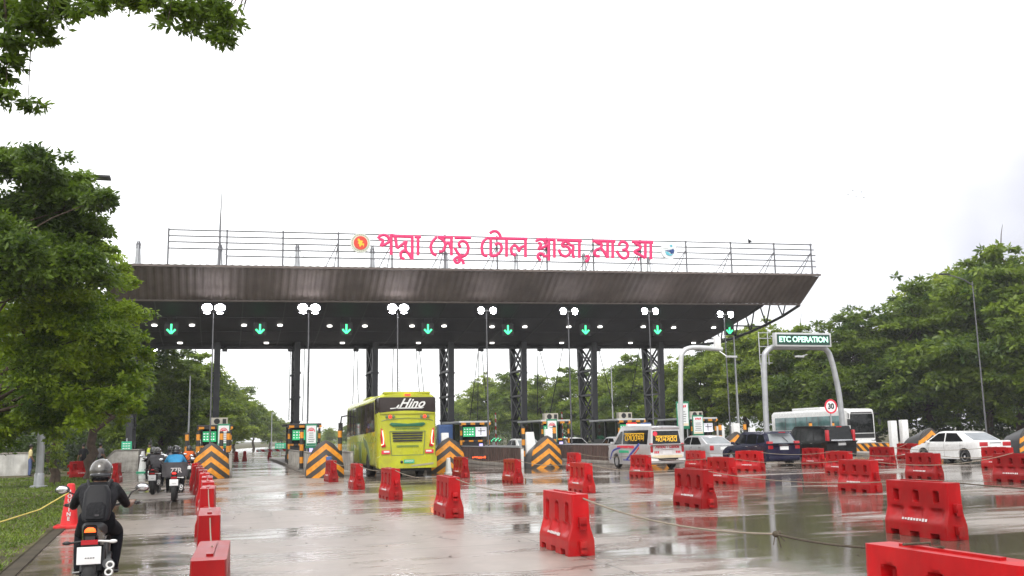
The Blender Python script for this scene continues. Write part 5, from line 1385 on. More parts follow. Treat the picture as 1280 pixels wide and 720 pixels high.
# white coach facing the camera, beyond the plaza
co = thing('white_coach', 'white coach bus facing the camera behind the lit gantry', 'bus', (48.6, 71.5, 0), PI)
t = co; hb = 5.6
MB().loft([rrect(2.4, .45, 3.2, .25, -hb), rrect(2.5, .4, 3.3, .22, -hb + .3), rrect(2.5, .4, 3.3, .22, hb - .5), rrect(2.45, .42, 3.24, .25, hb - .12), rrect(2.3, .45, 3.1, .3, hb)]).build('body', M['whitepaint'], t)
for s in (-1, 1):
    MB().prism([(-hb + .6, 1.65), (-hb + .6, 2.75), (hb - 1.0, 2.75), (hb - .8, 1.65)], s * 1.2, s * 1.262).build('side_window', M['tealglass'], t, bevel=.02)
    ds = MB()
    for k in range(1, 6): ds.box((s * 1.266, -hb + .6 + k * 1.65, 2.2), (.01, .07, 1.1))
    ds.build('window_seam', M['greycloth'], t)
    for y in (-3.2, 3.4):
        MB().prism([(y + .55 * math.cos(a), .46 + .55 * math.sin(a)) for a in np.linspace(0, PI, 14)], s * 1.1, s * 1.256).build('wheel_arch', M['blackplastic'], t)
        wheel(t, s * 1.13, y, .46, .28, 'lightsteel')
    MB().box((s * .95, hb + .03, .75), (.34, .06, .18)).build('headlight', M['chrome'], t, bevel=.02)
    MB().tube([(s * 1.15, hb - .1, 2.9), (s * 1.4, hb + .3, 2.85), (s * 1.42, hb + .3, 2.5)], .035, 7).box((s * 1.42, hb + .3, 2.2), (.2, .1, .5)).build('mirror_arm', M['blackplastic'], t)
MB().box((0, -.6, 3.38), (1.9, 4.2, .3)).build('roof_air_conditioner', M['whitepaint'], t, bevel=.1)
MB().prism([(-1.08, 1.35), (1.08, 1.35), (1.06, 2.85), (-1.06, 2.85)], hb - .06, hb + .02, 'Y').build('windscreen', M['glass'], t, bevel=.02)
MB().prism([(-1.1, .95), (1.1, .95), (1.1, 1.3), (-1.1, 1.3)], hb - .06, hb + .015, 'Y').build('front_panel', M['blackplastic'], t)
MB().prism([(-1.0, 2.88), (1.0, 2.88), (.95, 3.0), (-.95, 3.0)], hb - .06, hb + .012, 'Y').build('destination_box', M['greycloth'], t)
MB().box((0, hb + .03, .55), (2.3, .1, .3)).build('front_bumper', M['whitepaint'], t, bevel=.03)
# hazard striped low wall before the coach
t = thing('hazard_kerb', 'low orange and black striped kerb wall below the white coach', 'kerb wall', (at(1085, 560, 56).x, 56, 0))
MB().box((0, 0, .35), (5.2, .3, .7)).build('wall_body', M['diag'], t, bevel=.02)
MB().box((0, 0, .72), (5.2, .36, .05)).build('coping', M['kerb'], t)

# concrete blocks and wall on the left
t = thing('concrete_block', 'pale concrete wall block beside the small green sign on the left', 'concrete block', (-5.6, 61.2, 0))
MB().prism([(-.95, 0), (.85, 0), (.85, 1.25), (-.45, 1.25), (-.95, .75)], 0, 4.5, 'Y').build('wall_body', M['concrete'], t, bevel=.03)
MB().prism([(-.98, .745), (-.46, 1.268), (.88, 1.268), (.88, 1.30), (-.47, 1.30), (-1.0, .77)], -.05, 4.55, 'Y').build('coping', M['kerb'], t)
t = thing('concrete_block', 'smaller concrete block behind the man in hi-vis vest', 'concrete block', (-4.25, 66.3, 0))
MB().prism([(-.7, 0), (.5, 0), (.42, .95), (.2, 1.15), (-.7, 1.15)], 0, 4.0, 'Y').build('wall_body', M['concrete'], t, bevel=.03)
MB().box((-.1, 1.9, 1.17), (.5, 3.9, .05)).build('coping', M['kerb'], t)
t = thing('garden_wall', 'low pale plastered wall under the trees at the far left', 'wall', (-13.6, 59.5, 0))
MB().box((0, 0, .62), (6.6, .25, 1.24)).build('wall_body', M['plaster'], t, bevel=.02)
MB().box((0, 0, 1.26), (6.7, .33, .07)).build('coping', M['kerb'], t)

# ------------------------------------------------------------------ motorcycles and people
def figure(name, J, bones, parent=None, fingers=True):
    """one continuous skin grown over the joints; clothing colours follow the nearest bone"""
    keys = list(J); idx = {k: i for i, k in enumerate(keys)}
    vs_ = [J[k][0] for k in keys]; rad = [J[k][1] for k in keys]; es = [(idx[a], idx[b_]) for a, b_, m_ in bones]
    me = bpy.data.meshes.new('tmp'); me.from_pydata(vs_, es, [])
    ob = bpy.data.objects.new('tmp', me); COL.objects.link(ob)
    sk = ob.modifiers.new('skin', 'SKIN'); ob.modifiers.new('sub', 'SUBSURF').levels = 1
    ob.modifiers['sub'].render_levels = 1
    for i, r_ in enumerate(rad):
        d = me.skin_vertices[0].data[i]
        d.radius = (r_, r_) if not isinstance(r_, tuple) else r_
        d.use_root = (keys[i] == 'pelvis')
    dg = bpy.context.evaluated_depsgraph_get(); dg.update()
    out = bpy.data.meshes.new_from_object(ob.evaluated_get(dg))
    bpy.data.objects.remove(ob); bpy.data.meshes.remove(me)
    mats = []
    for a, b_, m_ in bones:
        if m_ not in mats: mats.append(m_)
    out.materials.clear()
    for m_ in mats: out.materials.append(M[m_])
    seg = [(Vector(J[a][0]), Vector(J[b_][0]), mats.index(m_)) for a, b_, m_ in bones]
    for p in out.polygons:
        c = p.center; best = 1e9
        for a, b_, mi in seg:
            d = b_ - a; tt = max(0, min(1, (c - a).dot(d) / max(d.length_squared, 1e-9)))
            q = (c - a - d * tt).length
            if q < best: best = q; p.material_index = mi
        p.use_smooth = True
    out.name = name
    o = bpy.data.objects.new(name, out); COL.objects.link(o)
    if parent: o.parent = parent
    return o
def rider(label, loc, rz, sc_, top='blackcloth', leg='trouser', helmet='helmet', bag=None, passenger=False, cape=None, foot_down=False, fingers=False):
    t = thing('person', label, 'person', loc, rz); t.scale = (sc_,) * 3
    dy = -.42 if passenger else 0; dz = .06 if passenger else 0
    J = dict(pelvis=((0, -.20 + dy, .84 + dz), .165), spine=((0, -.15 + dy, .99 + dz), (.175, .145)), chest=((0, -.02 + dy, 1.16 + dz), (.20, .15)), neck=((0, .07 + dy, 1.30 + dz), .075), head=((0, .13 + dy, 1.42 + dz), .10))
    B_ = [('pelvis', 'spine', top), ('spine', 'chest', top), ('chest', 'neck', top), ('neck', 'head', 'skin')]
    for s, n_ in ((-1, 'l'), (1, 'r')):
        J.update({n_ + 'sh': ((s * .19, .02 + dy, 1.235 + dz), .088), n_ + 'ar': ((s * .25, .10 + dy, 1.13 + dz), .068), n_ + 'el': ((s * .295, .20 + dy, 1.04 + dz), .053), n_ + 'fo': ((s * .325, .36 + dy * .9, 1.04 + dz), .045), n_ + 'wr': ((s * .345, .49 + dy * .9, 1.045 + dz), .030), n_ + 'ha': ((s * .345, .565 + dy * .9, 1.05 + dz), .034),
                  n_ + 'hi': ((s * .12, -.13 + dy, .84 + dz), .115), n_ + 'kn': ((s * .205, .25 + dy * .8, .72), .082), n_ + 'ca': ((s * .205, .10 + dy * .8, .52), .066), n_ + 'an': ((s * .20, -.02 + dy * .8, .33), .046), n_ + 'to': ((s * .215, .15 + dy * .8, .275), .042)})
        if not fingers and passenger: 
            J[n_ + 'wr'] = ((s * .24, .30 + dy, .98 + dz), .032); J[n_ + 'ha'] = ((s * .20, .36 + dy, .97 + dz), .034); J[n_ + 'fo'] = ((s * .30, .26 + dy, 1.03 + dz), .044)
        B_ += [('chest', n_ + 'sh', top), (n_ + 'sh', n_ + 'ar', top), (n_ + 'ar', n_ + 'el', top), (n_ + 'el', n_ + 'fo', 'skin' if fingers else top), (n_ + 'fo', n_ + 'wr', 'skin' if fingers else top), (n_ + 'wr', n_ + 'ha', 'skin'),
               ('pelvis', n_ + 'hi', leg), (n_ + 'hi', n_ + 'kn', leg), (n_ + 'kn', n_ + 'ca', leg), (n_ + 'ca', n_ + 'an', leg), (n_ + 'an', n_ + 'to', 'blackplastic')]
        if fingers:      # four fingers curled over the grip and a thumb below it
            for q in range(4):
                fx = s * (.345 + (q - 1.5) * .021)
                k1, k2, k3 = n_ + 'f%da' % q, n_ + 'f%db' % q, n_ + 'f%dc' % q
                ln = (.9, 1.0, .95, .8)[q]
                J[k1] = ((fx, .60, 1.075), .0095); J[k2] = ((fx, .60 + .035 * ln, 1.06), .009); J[k3] = ((fx, .60 + .030 * ln, 1.03), .008)
                B_ += [(n_ + 'ha', k1, 'skin'), (k1, k2, 'skin'), (k2, k3, 'skin')]
            J[n_ + 'th'] = ((s * .30, .575, 1.035), .011); J[n_ + 'th2'] = ((s * .295, .61, 1.02), .009)
            B_ += [(n_ + 'ha', n_ + 'th', 'skin'), (n_ + 'th', n_ + 'th2', 'skin')]
    b = figure('body', J, B_, t)
    hc = (0, .145 + dy, 1.455 + dz)
    hp = MB().ball(hc, (.132, .158, .148), 22, 14).build('helmet', M[helmet], t)
    MB().ball((hc[0], hc[1] - .022, hc[2] - .055), (.126, .142, .105), 20, 10).build('helmet_trim', M['helmetblack'], hp)
    MB().ball((hc[0], hc[1] + .055, hc[2] + .005), (.118, .118, .075), 18, 8).build('visor', M['glass'], hp)
    if bag:
        bg_ = MB().loft([[(x * k, y + (z - 1.1) * .45, z) for x, z in ((-.14, .90), (.14, .90), (.158, .97), (.145, 1.22), (.10, 1.30), (-.10, 1.30), (-.145, 1.22), (-.158, .97))] for y, k in ((-.18, .9), (-.24, 1.0), (-.31, .97), (-.35, .78))]).build('backpack', M[bag], t, bevel=.02)
        MB().loft([[(x * k, y + (z - 1.1) * .45, z) for x, z in ((-.11, .93), (.11, .93), (.11, 1.07), (.07, 1.11), (-.07, 1.11), (-.11, 1.07))] for y, k in ((-.33, 1.0), (-.37, .95), (-.385, .8))]).build('pocket', M['blackcloth'], bg_, bevel=.008)
        MB().box((.02, -.455, .97), (.045, .006, .02)).build('label_patch', M['greycloth'], bg_)
        sr = MB()
        for s in (-1, 1): sr.tube(cr([(s * .10, -.12, 1.27), (s * .13, .02, 1.345), (s * .125, .17, 1.22), (s * .12, .15, 1.05), (s * .14, -.02, .92)], 4), .018, 6)
        sr.build('strap', M['bagcloth'], bg_)
    if cape:
        MB().loft([[(r1 * math.cos(a) * 1.0, dy - .12 + r2 * math.sin(a) - .05 * k, z) for a in np.linspace(0, 2 * PI, 17)[:-1]] for k, (z, r1, r2) in enumerate(((1.40 + dz, .09, .09), (1.32 + dz, .24, .17), (1.15 + dz, .29, .24), (.98 + dz, .30, .27), (.80 + dz, .31, .27)))]).build('rain_cape', M[cape], t)
    return t
def motorcycle(label, loc, rz, sc_, lit=True, plate=True, lamp='brake'):
    t = thing('motorcycle', label, 'motorcycle', loc, rz); t.scale = (sc_,) * 3
    def tyre(y, r_, wd, nm):
        wh = MB().lathe([(r_ - .09, -wd * .4), (r_ - .03, -wd / 2), (r_, -wd * .22), (r_, wd * .22), (r_ - .03, wd / 2), (r_ - .09, wd * .4), (r_ - .09, -wd * .4)], (0, y, r_), 'X', 28).build(nm, M['rubber'], t)
        rm = MB().lathe([(r_ - .10, -.05), (r_ - .085, -.05), (r_ - .085, .05), (r_ - .10, .05), (r_ - .10, -.05)], (0, y, r_), 'X', 26)
        for k in range(6):
            a = 2 * PI * k / 6; rm.bar((0, y, r_), (0, y + (r_ - .09) * math.cos(a), r_ + (r_ - .09) * math.sin(a)), .035, .035)
        rm.lathe([(.05, -.07), (.05, .07)], (0, y, r_), 'X', 12); rm.build('rim', M['engine'], wh)
    tyre(-.66, .31, .14, 'rear_wheel'); tyre(.68, .30, .11, 'front_wheel')
    fm = MB()
    for s in (-1, 1):
        fm.bar((s * .10, -.66, .31), (s * .11, -.12, .40), .04, .06); fm.tube([(s * .085, .66, .30), (s * .09, .48, .86), (s * .09, .44, 1.0)], .028, 8)
        fm.tube([(s * .10, -.12, .42), (s * .10, -.45, .74), (s * .08, -.75, .80)], .02, 7); fm.tube([(s * .09, -.6, .36), (s * .10, -.42, .68)], .035, 8)
    fm.tube([(0, .42, .92), (0, .1, .62), (0, -.1, .42)], .03, 8); fm.build('frame', M['blackplastic'], t)
    MB().box((0, .10, .48), (.26, .36, .30)).lathe([(.12, -.17), (.12, .17)], (0, .0, .40), 'X', 16).build('engine', M['engine'], t, bevel=.03)
    MB().loft([rrect(.16, .70, .86, .05, -.12), rrect(.26, .68, .96, .09, .06), rrect(.28, .70, .98, .10, .24), rrect(.18, .78, .94, .06, .40)]).build('fuel_tank', M['blackpaint'], t)
    MB().loft([rrect(.14, .78, .86, .03, -.82), rrect(.24, .76, .90, .05, -.55), rrect(.26, .74, .86, .05, -.28), rrect(.20, .74, .84, .04, -.02)]).build('seat', M['bagcloth'], t)
    MB().loft([rrect(.14, .78, .90, .03, -.92), rrect(.20, .66, .84, .04, -.74), rrect(.24, .62, .80, .04, -.42)]).build('tail_cowl', M['blackpaint'], t)
    MB().prism([(-.06, .82), (.06, .82), (.05, .855), (.025, .872), (-.025, .872), (-.05, .855)], -.95, -.90, 'Y').build('tail_light', M[lamp] if lit else M['taillens'], t, bevel=.008)
    fd = MB().prism([(-.07, .40), (.07, .40), (.09, .70), (-.09, .70)], -.93, -.90, 'Y'); fd.bar((0, -.90, .78), (0, -.92, .5), .10, .03); fd.build('mudguard', M['blackplastic'], t)
    MB().box((0, -.945, .715), (.17, .02, .05)).build('reflector', M['taillens'], t)
    if plate:
        pl_ = MB().box((0, -.955, .575), (.245, .012, .185)).build('number_plate', M['plate'], t, bevel=.004)
        q = MB()
        for c in range(4): q.box((-.03 + c * .026, -.963, .55), (.018, .004, .010))
        q.build('plate_print', M['greycloth'], pl_)
    for s in (-1, 1):
        MB().tube([(s * .08, -.86, .72), (s * .20, -.88, .71)], .012, 6).ball((s * .235, -.885, .71), (.045, .022, .022), 10, 6).build('indicator', M['whitep'] if s > 0 else M['blackplastic'], t)
    hb_ = MB(); hb_.tube(cr([(-.40, .50, 1.03), (-.30, .56, 1.05), (-.12, .52, 1.02), (.12, .52, 1.02), (.30, .56, 1.05), (.40, .50, 1.03)], 4), .014, 7)
    for s in (-1, 1): hb_.tube([(s * .30, .565, 1.05), (s * .43, .53, 1.04)], .02, 8); hb_.tube([(s * .27, .60, 1.05), (s * .46, .64, 1.03)], .007, 5)
    hb_.build('handlebar', M['blackplastic'], t)
    for s in (-1, 1):
        mr = MB().tube([(s * .27, .55, 1.05), (s * .33, .52, 1.17), (s * .42, .50, 1.22)], .009, 6).ball((s * .46, .50, 1.23), (.085, .025, .055), 16, 8).build('mirror', M['blackplastic'], t)
        MB().ball((s * .46, .478, 1.23), (.072, .010, .044), 14, 6).build('mirror_glass', M['chrome'], mr)
        MB().tube([(s * .10, -.02, .30), (s * .25, -.02, .29)], .016, 6).build('foot_peg', M['engine'], t)
    MB().ball((0, .62, .90), (.11, .10, .12), 14, 8).build('headlight', M['head'] if lit else M['carglass'], t)
    MB().prism([(.40, .34), (.9, .40), (.92, .62), (.66, .66), (.42, .60)], -.06, .06).build('front_mudguard', M['blackpaint'], t, bevel=.01)
    ex = MB().tube([(.12, .2, .32), (.15, -.2, .27), (.17, -.35, .33), (.19, -.85, .47)], [.025, .03, .055, .06], 10).build('exhaust', M['engine'], t)
    q = MB()
    for c, z in ((0, .43), (1, .355)):
        q.tube([(.215 - c * .012 + .036 * math.cos(a), -.90, z + .03 + .034 * math.sin(a)) for a in np.linspace(0, 2 * PI, 15)], .011, 6)
    q.build('white_ring_mark', M['whitep'], ex)
    return t
HP = at(127, 588, 12.0)
motorcycle('black motorcycle nearest the camera with lit tail light and white plate', (at(121, 640, 11.6).x, 11.75, 0), .03, .93, lamp='amber')
rider('rider nearest the camera in black with grey helmet and black backpack', (at(121, 640, 11.6).x, 11.75, 0), .03, .93, bag='bagcloth', fingers=True)
X2 = at(218, 600, 29.4).x
motorcycle('motorcycle with lit red light carrying two people beside the red barriers', (X2, 30.0, 0), 0, .95)
rider('rider in dark clothes and grey helmet in front of the pillion passenger', (X2, 30.0, 0), 0, .95, top='greycloth', helmet='helmet')
pp = rider('pillion passenger in bright blue top and grey rain cape with white letters', (X2, 30.0, 0), 0, .95, top='bluecloth', helmet='helmetblack', passenger=True)
MB().loft([[(.36 * math.cos(a), -.62 + .22 * math.sin(a), z) for a in np.linspace(0, 2 * PI, 15)[:-1]] for z in (1.16, 1.0, .86, .74)]).build('rain_cape', M['greycloth'], pp)
text_obj('cape_letters', '77R', .20, M['whitetext'], pp, (.05, -.85, .92), bold=.004)
PK = [(-2.1, 34.5, 'greycloth', 'helmet', 'rider with grey jacket just left of the blue pillion passenger', 'motorcycle just left of the blue pillion passenger'), (-1.55, 37.0, 'blackcloth', 'helmetblack', 'rider in black directly beyond the blue pillion passenger', 'motorcycle directly beyond the blue pillion passenger'),
      (-2.55, 39.5, 'blackcloth', 'helmetblack', 'rider in black at the left flank of the riding group', 'motorcycle at the left flank of the riding group'), (-1.9, 42.5, 'greycloth', 'helmet', 'rider in grey in the middle of the far riding group', 'motorcycle in the middle of the far riding group'),
      (-1.5, 47.5, 'orangecloth', 'helmetblack', 'rider in orange beside the leftmost striped nose', 'motorcycle beside the leftmost striped nose'), (-2.4, 49.0, 'blackcloth', 'helmetblack', 'leading rider in black at the front of the group', 'leading motorcycle at the front of the group')]
for X, Y, top_, he, lab, lab2 in PK:
    motorcycle(lab2, (X, Y, 0), random.uniform(-.1, .1), .95, lit=(Y < 40 and X > -2)); rider(lab, (X, Y, 0), 0, .95, top=top_, helmet=he)
p = at(405, 575, 82); motorcycle('motorcycle far down the empty lane facing the camera', (at(405, 570, 86).x - .6, 86, 0), PI, .95); rider('far rider facing the camera at the end of the empty lane', (at(405, 570, 86).x - .6, 86, 0), PI, .95)

def standing(label, loc, rz, top, leg, vest=None, h=1.68, cap=None):
    t = thing('person', label, 'person', loc, rz); k = h / 1.72; t.scale = (k, k, k)
    J = dict(pelvis=((0, 0, .95), (.15, .115)), spine=((0, .01, 1.12), (.145, .11)), chest=((0, .01, 1.32), (.175, .12)), neck=((0, .01, 1.47), .055), chin=((0, .03, 1.55), .07), head=((0, .02, 1.64), .085))
    B_ = [('pelvis', 'spine', top), ('spine', 'chest', top), ('chest', 'neck', top), ('neck', 'chin', 'skin'), ('chin', 'head', 'skin')]
    for s, n_ in ((-1, 'l'), (1, 'r')):
        J.update({n_ + 'sh': ((s * .19, 0, 1.39), .07), n_ + 'el': ((s * .25, -.02, 1.12), .048), n_ + 'wr': ((s * .25, .10, .92), .033), n_ + 'ha': ((s * .245, .14, .84), .036), n_ + 'fi': ((s * .24, .16, .77), .018), n_ + 'th': ((s * .21, .18, .84), .014),
                  n_ + 'hi': ((s * .10, 0, .90), .10), n_ + 'kn': ((s * .11, .02, .50), .066), n_ + 'an': ((s * .12, -.02, .09), .045), n_ + 'to': ((s * .14, .14, .045), .04)})
        B_ += [('chest', n_ + 'sh', top), (n_ + 'sh', n_ + 'el', top), (n_ + 'el', n_ + 'wr', 'skin'), (n_ + 'wr', n_ + 'ha', 'skin'), (n_ + 'ha', n_ + 'fi', 'skin'), (n_ + 'ha', n_ + 'th', 'skin'), ('pelvis', n_ + 'hi', leg), (n_ + 'hi', n_ + 'kn', leg), (n_ + 'kn', n_ + 'an', leg), (n_ + 'an', n_ + 'to', 'blackplastic')]
    figure('body', J, B_, t)
    MB().ball((0, -.012, 1.665), (.098, .108, .09), 14, 9).build('hair', M['hair'], t)
    MB().ball((0, .112, 1.60), (.014, .02, .018), 8, 5).build('nose', M['skin'], t)
    if vest:
        MB().loft([[(rx * math.cos(a), .01 + ry * math.sin(a), z) for a in np.linspace(0, 2 * PI, 17)[:-1]] for z, rx, ry in ((.90, .195, .15), (1.1, .19, .145), (1.32, .21, .15), (1.42, .16, .12))]).build('vest', M[vest], t)
        MB().loft([[(rx * math.cos(a), .01 + ry * math.sin(a), z) for a in np.linspace(0, 2 * PI, 17)[:-1]] for z, rx, ry in ((1.08, .197, .152), (1.14, .197, .152))]).build('vest_band', M['whitetext'], t)
standing('man in yellow green hi-vis vest standing by the concrete block', (-4.1, 60.6, 0), .4, 'blackcloth', 'trouser', 'hivis')
standing('man in pale yellow shirt and blue jeans by the far left wall', (at(37, 590, 57.6).x, 57.6, 0), -1.2, 'cream_shirt', 'jeans')
standing('dark dressed person left of the front rider helmet under the trees', (-7.4, 58.5, 0), .5, 'blackcloth', 'trouser')
standing('dark dressed person nearest the concrete block under the trees', (-6.75, 60.5, 0), -.6, 'greycloth', 'trouser')

# ------------------------------------------------------------------ trees and grass
def tree_from(base, lobes, n, size, leaf, seed, label, trunk_r=.16, group=None, sub=13, twigs=2, limb=.62, **k):
    t = thing('tree', label, 'tree', base, group=group)
    rel = [(l[0] - base[0], l[1] - base[1], l[2] - base[2], *l[3:]) for l in lobes]
    if limb < .1:      # one long bough above the frame with thin twigs dropping from it
        b_ = Vector(base); bg_ = [at(x, y, 11.5) - b_ for x, y in ((-420, 60), (-260, -50), (-120, -75), (30, -70), (160, -62), (260, -45), (310, -25))]
        mb = MB().tube(cr([Vector((0, 0, -.05)), Vector((.1, .1, 2.5)), bg_[0]], 4), [trunk_r * 1.2] + [trunk_r * (1 - .04 * i) for i in range(8)], 9)
        bough = cr(bg_, 4); mb.tube(bough, [trunk_r * .7 * (1 - i / (len(bough) + 2)) + .008 for i in range(len(bough))], 8)
        for l in rel:
            e = Vector(l[:3]); q = min(bough, key=lambda p_: (p_ - e).length)
            mb.tube(cr([q, q.lerp(e, .5) + Vector((.04, .05, .08)), e], 4), [.014 * (1 - i / 10) for i in range(9)], 5)
        mb.build('trunk', M['bark'], t, sharp=70)
    else: branch_mesh((0, 0, -.05), rel[:14], trunk_r, seed, twigs=twigs, limb=limb).build('trunk', M['bark'], t, sharp=70)
    link('crown', leaves('crown', rel, n, size, seed, sub=sub, **k), LEAF[leaf], t)
    return t
def pxl(lst, Y, jit=1.2, flat=1.0):
    rg = random.Random(len(lst)); out = []
    for x, y, r_ in lst:
        p = at(x, y, Y + rg.uniform(-jit, jit)); s = r_ / FPX * (p - Vector((0, 0, CAM_H))).dot(fwd)
        out.append((p.x, p.y, p.z, s, s * 1.1, s * flat))
    return out
# big tree at the left: dark upper boughs, fresh green lower ones
tree_from((-8.2, 27, 0), pxl([(12, 205, 34), (55, 215, 40), (95, 235, 34), (122, 250, 26), (20, 260, 50), (75, 275, 50), (120, 285, 22), (15, 320, 55), (60, 330, 50), (100, 320, 40)], 27, 1.6, .8), 60000, .16, 'dark', 11,
          'big dark leaved tree reaching over the left side of the picture', .14, spread=.6, aspect=.36, twigs=0, droop=1.0, limb=.3, clump=26)
tree_from((-7.6, 30.5, 0), pxl([(110, 330, 40), (130, 345, 34), (75, 370, 55), (135, 385, 38), (30, 400, 60), (110, 420, 48), (155, 425, 28), (60, 450, 60), (140, 460, 36), (165, 478, 22), (30, 500, 55), (95, 500, 45), (120, 318, 26), (150, 350, 20), (20, 340, 50), (100, 460, 60), (165, 445, 24), (150, 500, 24), (15, 525, 42), (62, 520, 38), (148, 508, 28), (105, 522, 24)], 30, 1.8, .62), 98000, .135, 'near', 12,
          'fresh green feathery tree below the dark boughs on the left', .15, spread=.55, droop=.6, twigs=0, limb=.35)
tree_from((at(68, 600, 47).x, 47, 0), pxl([(20, 430, 70), (70, 450, 70), (120, 470, 60), (40, 500, 50), (100, 515, 40), (20, 350, 60)], 47, 2, .8), 12000, .22, 'dark', 13, 'dark trunked tree right behind the grey lamp pole on the grass', .2)
tree_from((at(112, 600, 50).x, 50, 0), pxl([(110, 440, 60), (150, 470, 50), (165, 500, 35), (130, 520, 35), (80, 400, 60)], 51, 2, .8), 12000, .22, 'mid', 14, 'tree with thick dark trunk left of the front rider helmet', .26)
tree_from((-9.6, 40, 0), pxl([(-20, 470, 70), (10, 510, 45), (20, 540, 20), (-30, 540, 50), (30, 460, 50)], 40, 1.5, .8), 9000, .2, 'dark', 15, 'low leaning tree at the left edge beside the grass', .12)
# overhanging boughs at the top left, from a tree just outside the picture
tree_from((-7.2, 9.2, 0), pxl([(8, 8, 26), (40, 22, 26), (75, 8, 22), (18, 52, 24), (3, 88, 20), (8, 118, 16), (35, 128, 15), (115, 2, 16), (95, 12, 14), (150, -2, 14), (195, 2, 14), (222, 14, 20), (255, 20, 22), (285, 14, 20), (270, 38, 20), (240, 34, 14), (298, 30, 13), (62, 46, 14), (305, 5, 10), (55, 30, 18), (22, 75, 14), (130, 4, 12), (175, -6, 14), (210, 26, 14), (262, 5, 16), (282, 50, 13), (160, -25, 30), (60, -40, 40), (240, -25, 30)], 11.5, .7, .7), 12500, .095, 'dark', 16,
          'tree leaning in from the left whose boughs hang over the top left corner', .12, spread=.6, clump=16, droop=1.8, aspect=.36, sub=11, twigs=0, limb=.07)
# young plant on the grass
pt = thing('young_plant', 'young pale leaved plant on the grass beside the lamp pole', 'plant', (at(68, 600, 44).x, 44, 0.03))
MB().tube([(0, 0, 0), (.03, 0, .8), (-.03, 0, 1.7)], [.03, .025, .01], 6).tube([(0.02, 0, .5), (.25, 0, 1.2)], [.015, .008], 5).build('stem', M['bark'], pt)
link('crown', leaves('crown', [(0, 0, 1.5, .3, .3, .45), (.3, 0, 1.1, .22, .22, .3), (-.15, 0, .9, .2, .2, .25)], 420, .16, 5, clump=12), LEAF['far'], pt)

protos = []
for k, (leaf, n_, h0, h1, rx) in enumerate((('far', 11, 2.2, 10.0, 3.8), ('mid', 12, 2.5, 10.0, 3.5), ('deep', 12, 2.0, 10.0, 4.0), ('far', 10, 3.2, 10.0, 3.4))):
    lob = crown_lobes(40 + k, n_, rx, h0, h1)
    protos.append((lob, leaf, k))
made = {}
def plant(kind, x, ytop, Y, label, grp, hs=1.0):
    p = at(x, ytop, Y); sc_ = max(.35, p.z / 10.2)
    if kind not in made:
        lob, leaf, k = protos[kind]
        made[kind] = tree_from((0, 0, 0), lob, 36000, .27, leaf, 60 + k, label, .2, grp, spread=.5, sub=17, twigs=1)
        o = made[kind]; o.location = (p.x, Y, 0); o.scale = (sc_ * hs, sc_ * hs, sc_); o.rotation_euler = (0, 0, random.uniform(0, 6))
    else:
        copy_thing(made[kind], (p.x, Y, 0), random.uniform(0, 6.2), label, (sc_ * hs, sc_ * hs, sc_))
GR = 'trees behind the toll plaza'; GL = 'trees along the road on the left'
for a in [(0, 578, 492, 190, 'small hazy tree just right of the column beside the bus'), (0, 605, 464, 170, 'bright green tree left of the middle lattice column'), (1, 640, 462, 160, 'tree right behind the middle lattice column'), (3, 676, 468, 150, 'green tree between the two middle lattice columns'),
          (1, 712, 456, 140, 'tree above the queueing cars, left of their lattice column'), (0, 752, 460, 128, 'bright tree behind the thin pale lamp pole'), (1, 790, 440, 118, 'tree left of the rightmost lattice column'), (0, 838, 444, 105, 'bright tree between rightmost lattice column and bent pole'),
          (1, 880, 425, 98, 'tree behind the arm of the bent pole'), (3, 925, 405, 92, 'yellow green tree right behind the open end truss'), (0, 962, 396, 88, 'yellow green tree left above the lit green board'), (1, 1000, 404, 84, 'tree right behind the lit green board'), (2, 1045, 388, 80, 'dark tree behind the right leg of the lit gantry'),
          (2, 1082, 383, 76, 'dark tree above the white coach front'), (1, 1112, 390, 79, 'rounder tree right of the coach, half behind its neighbours'), (2, 1150, 345, 72, 'tall dark tree above the two tall white posts'), (3, 1180, 330, 74, 'tall loose crowned tree left of the right street lamp'),
          (2, 1215, 318, 66, 'tallest deep green tree behind the right street lamp'), (1, 1252, 302, 63, 'tall tree above the white sedan boot'), (2, 1300, 312, 60, 'tall dark tree at the right edge')]:
    plant(a[0], a[1], a[2], a[3], a[4], GR, 1.12)
for a in [(2, 172, 428, 76, 'dark tree behind the leftmost lattice column'), (2, 208, 424, 84, 'dark tree beyond the canopy above the riders'), (1, 240, 436, 98, 'tree beyond the leftmost striped nose, left half'), (0, 268, 452, 122, 'light green tree left of the empty lane, nearest it'),
          (1, 294, 478, 150, 'hazy tree above the lowered boom, left'), (0, 318, 496, 185, 'hazy pale tree beyond the lowered boom, middle'), (1, 338, 512, 230, 'very hazy tree at the far end of the left row'), (0, 352, 522, 270, 'smallest hazy tree closing the left row'),
          (1, 392, 535, 330, 'faint hazy tree behind the booth left of the bus'), (0, 412, 533, 300, 'faint hazy tree left of the bus mirror'), (1, 436, 527, 260, 'hazy tree right behind the bus front')]:
    plant(a[0], a[1], a[2], a[3], a[4], GL, 1.2)
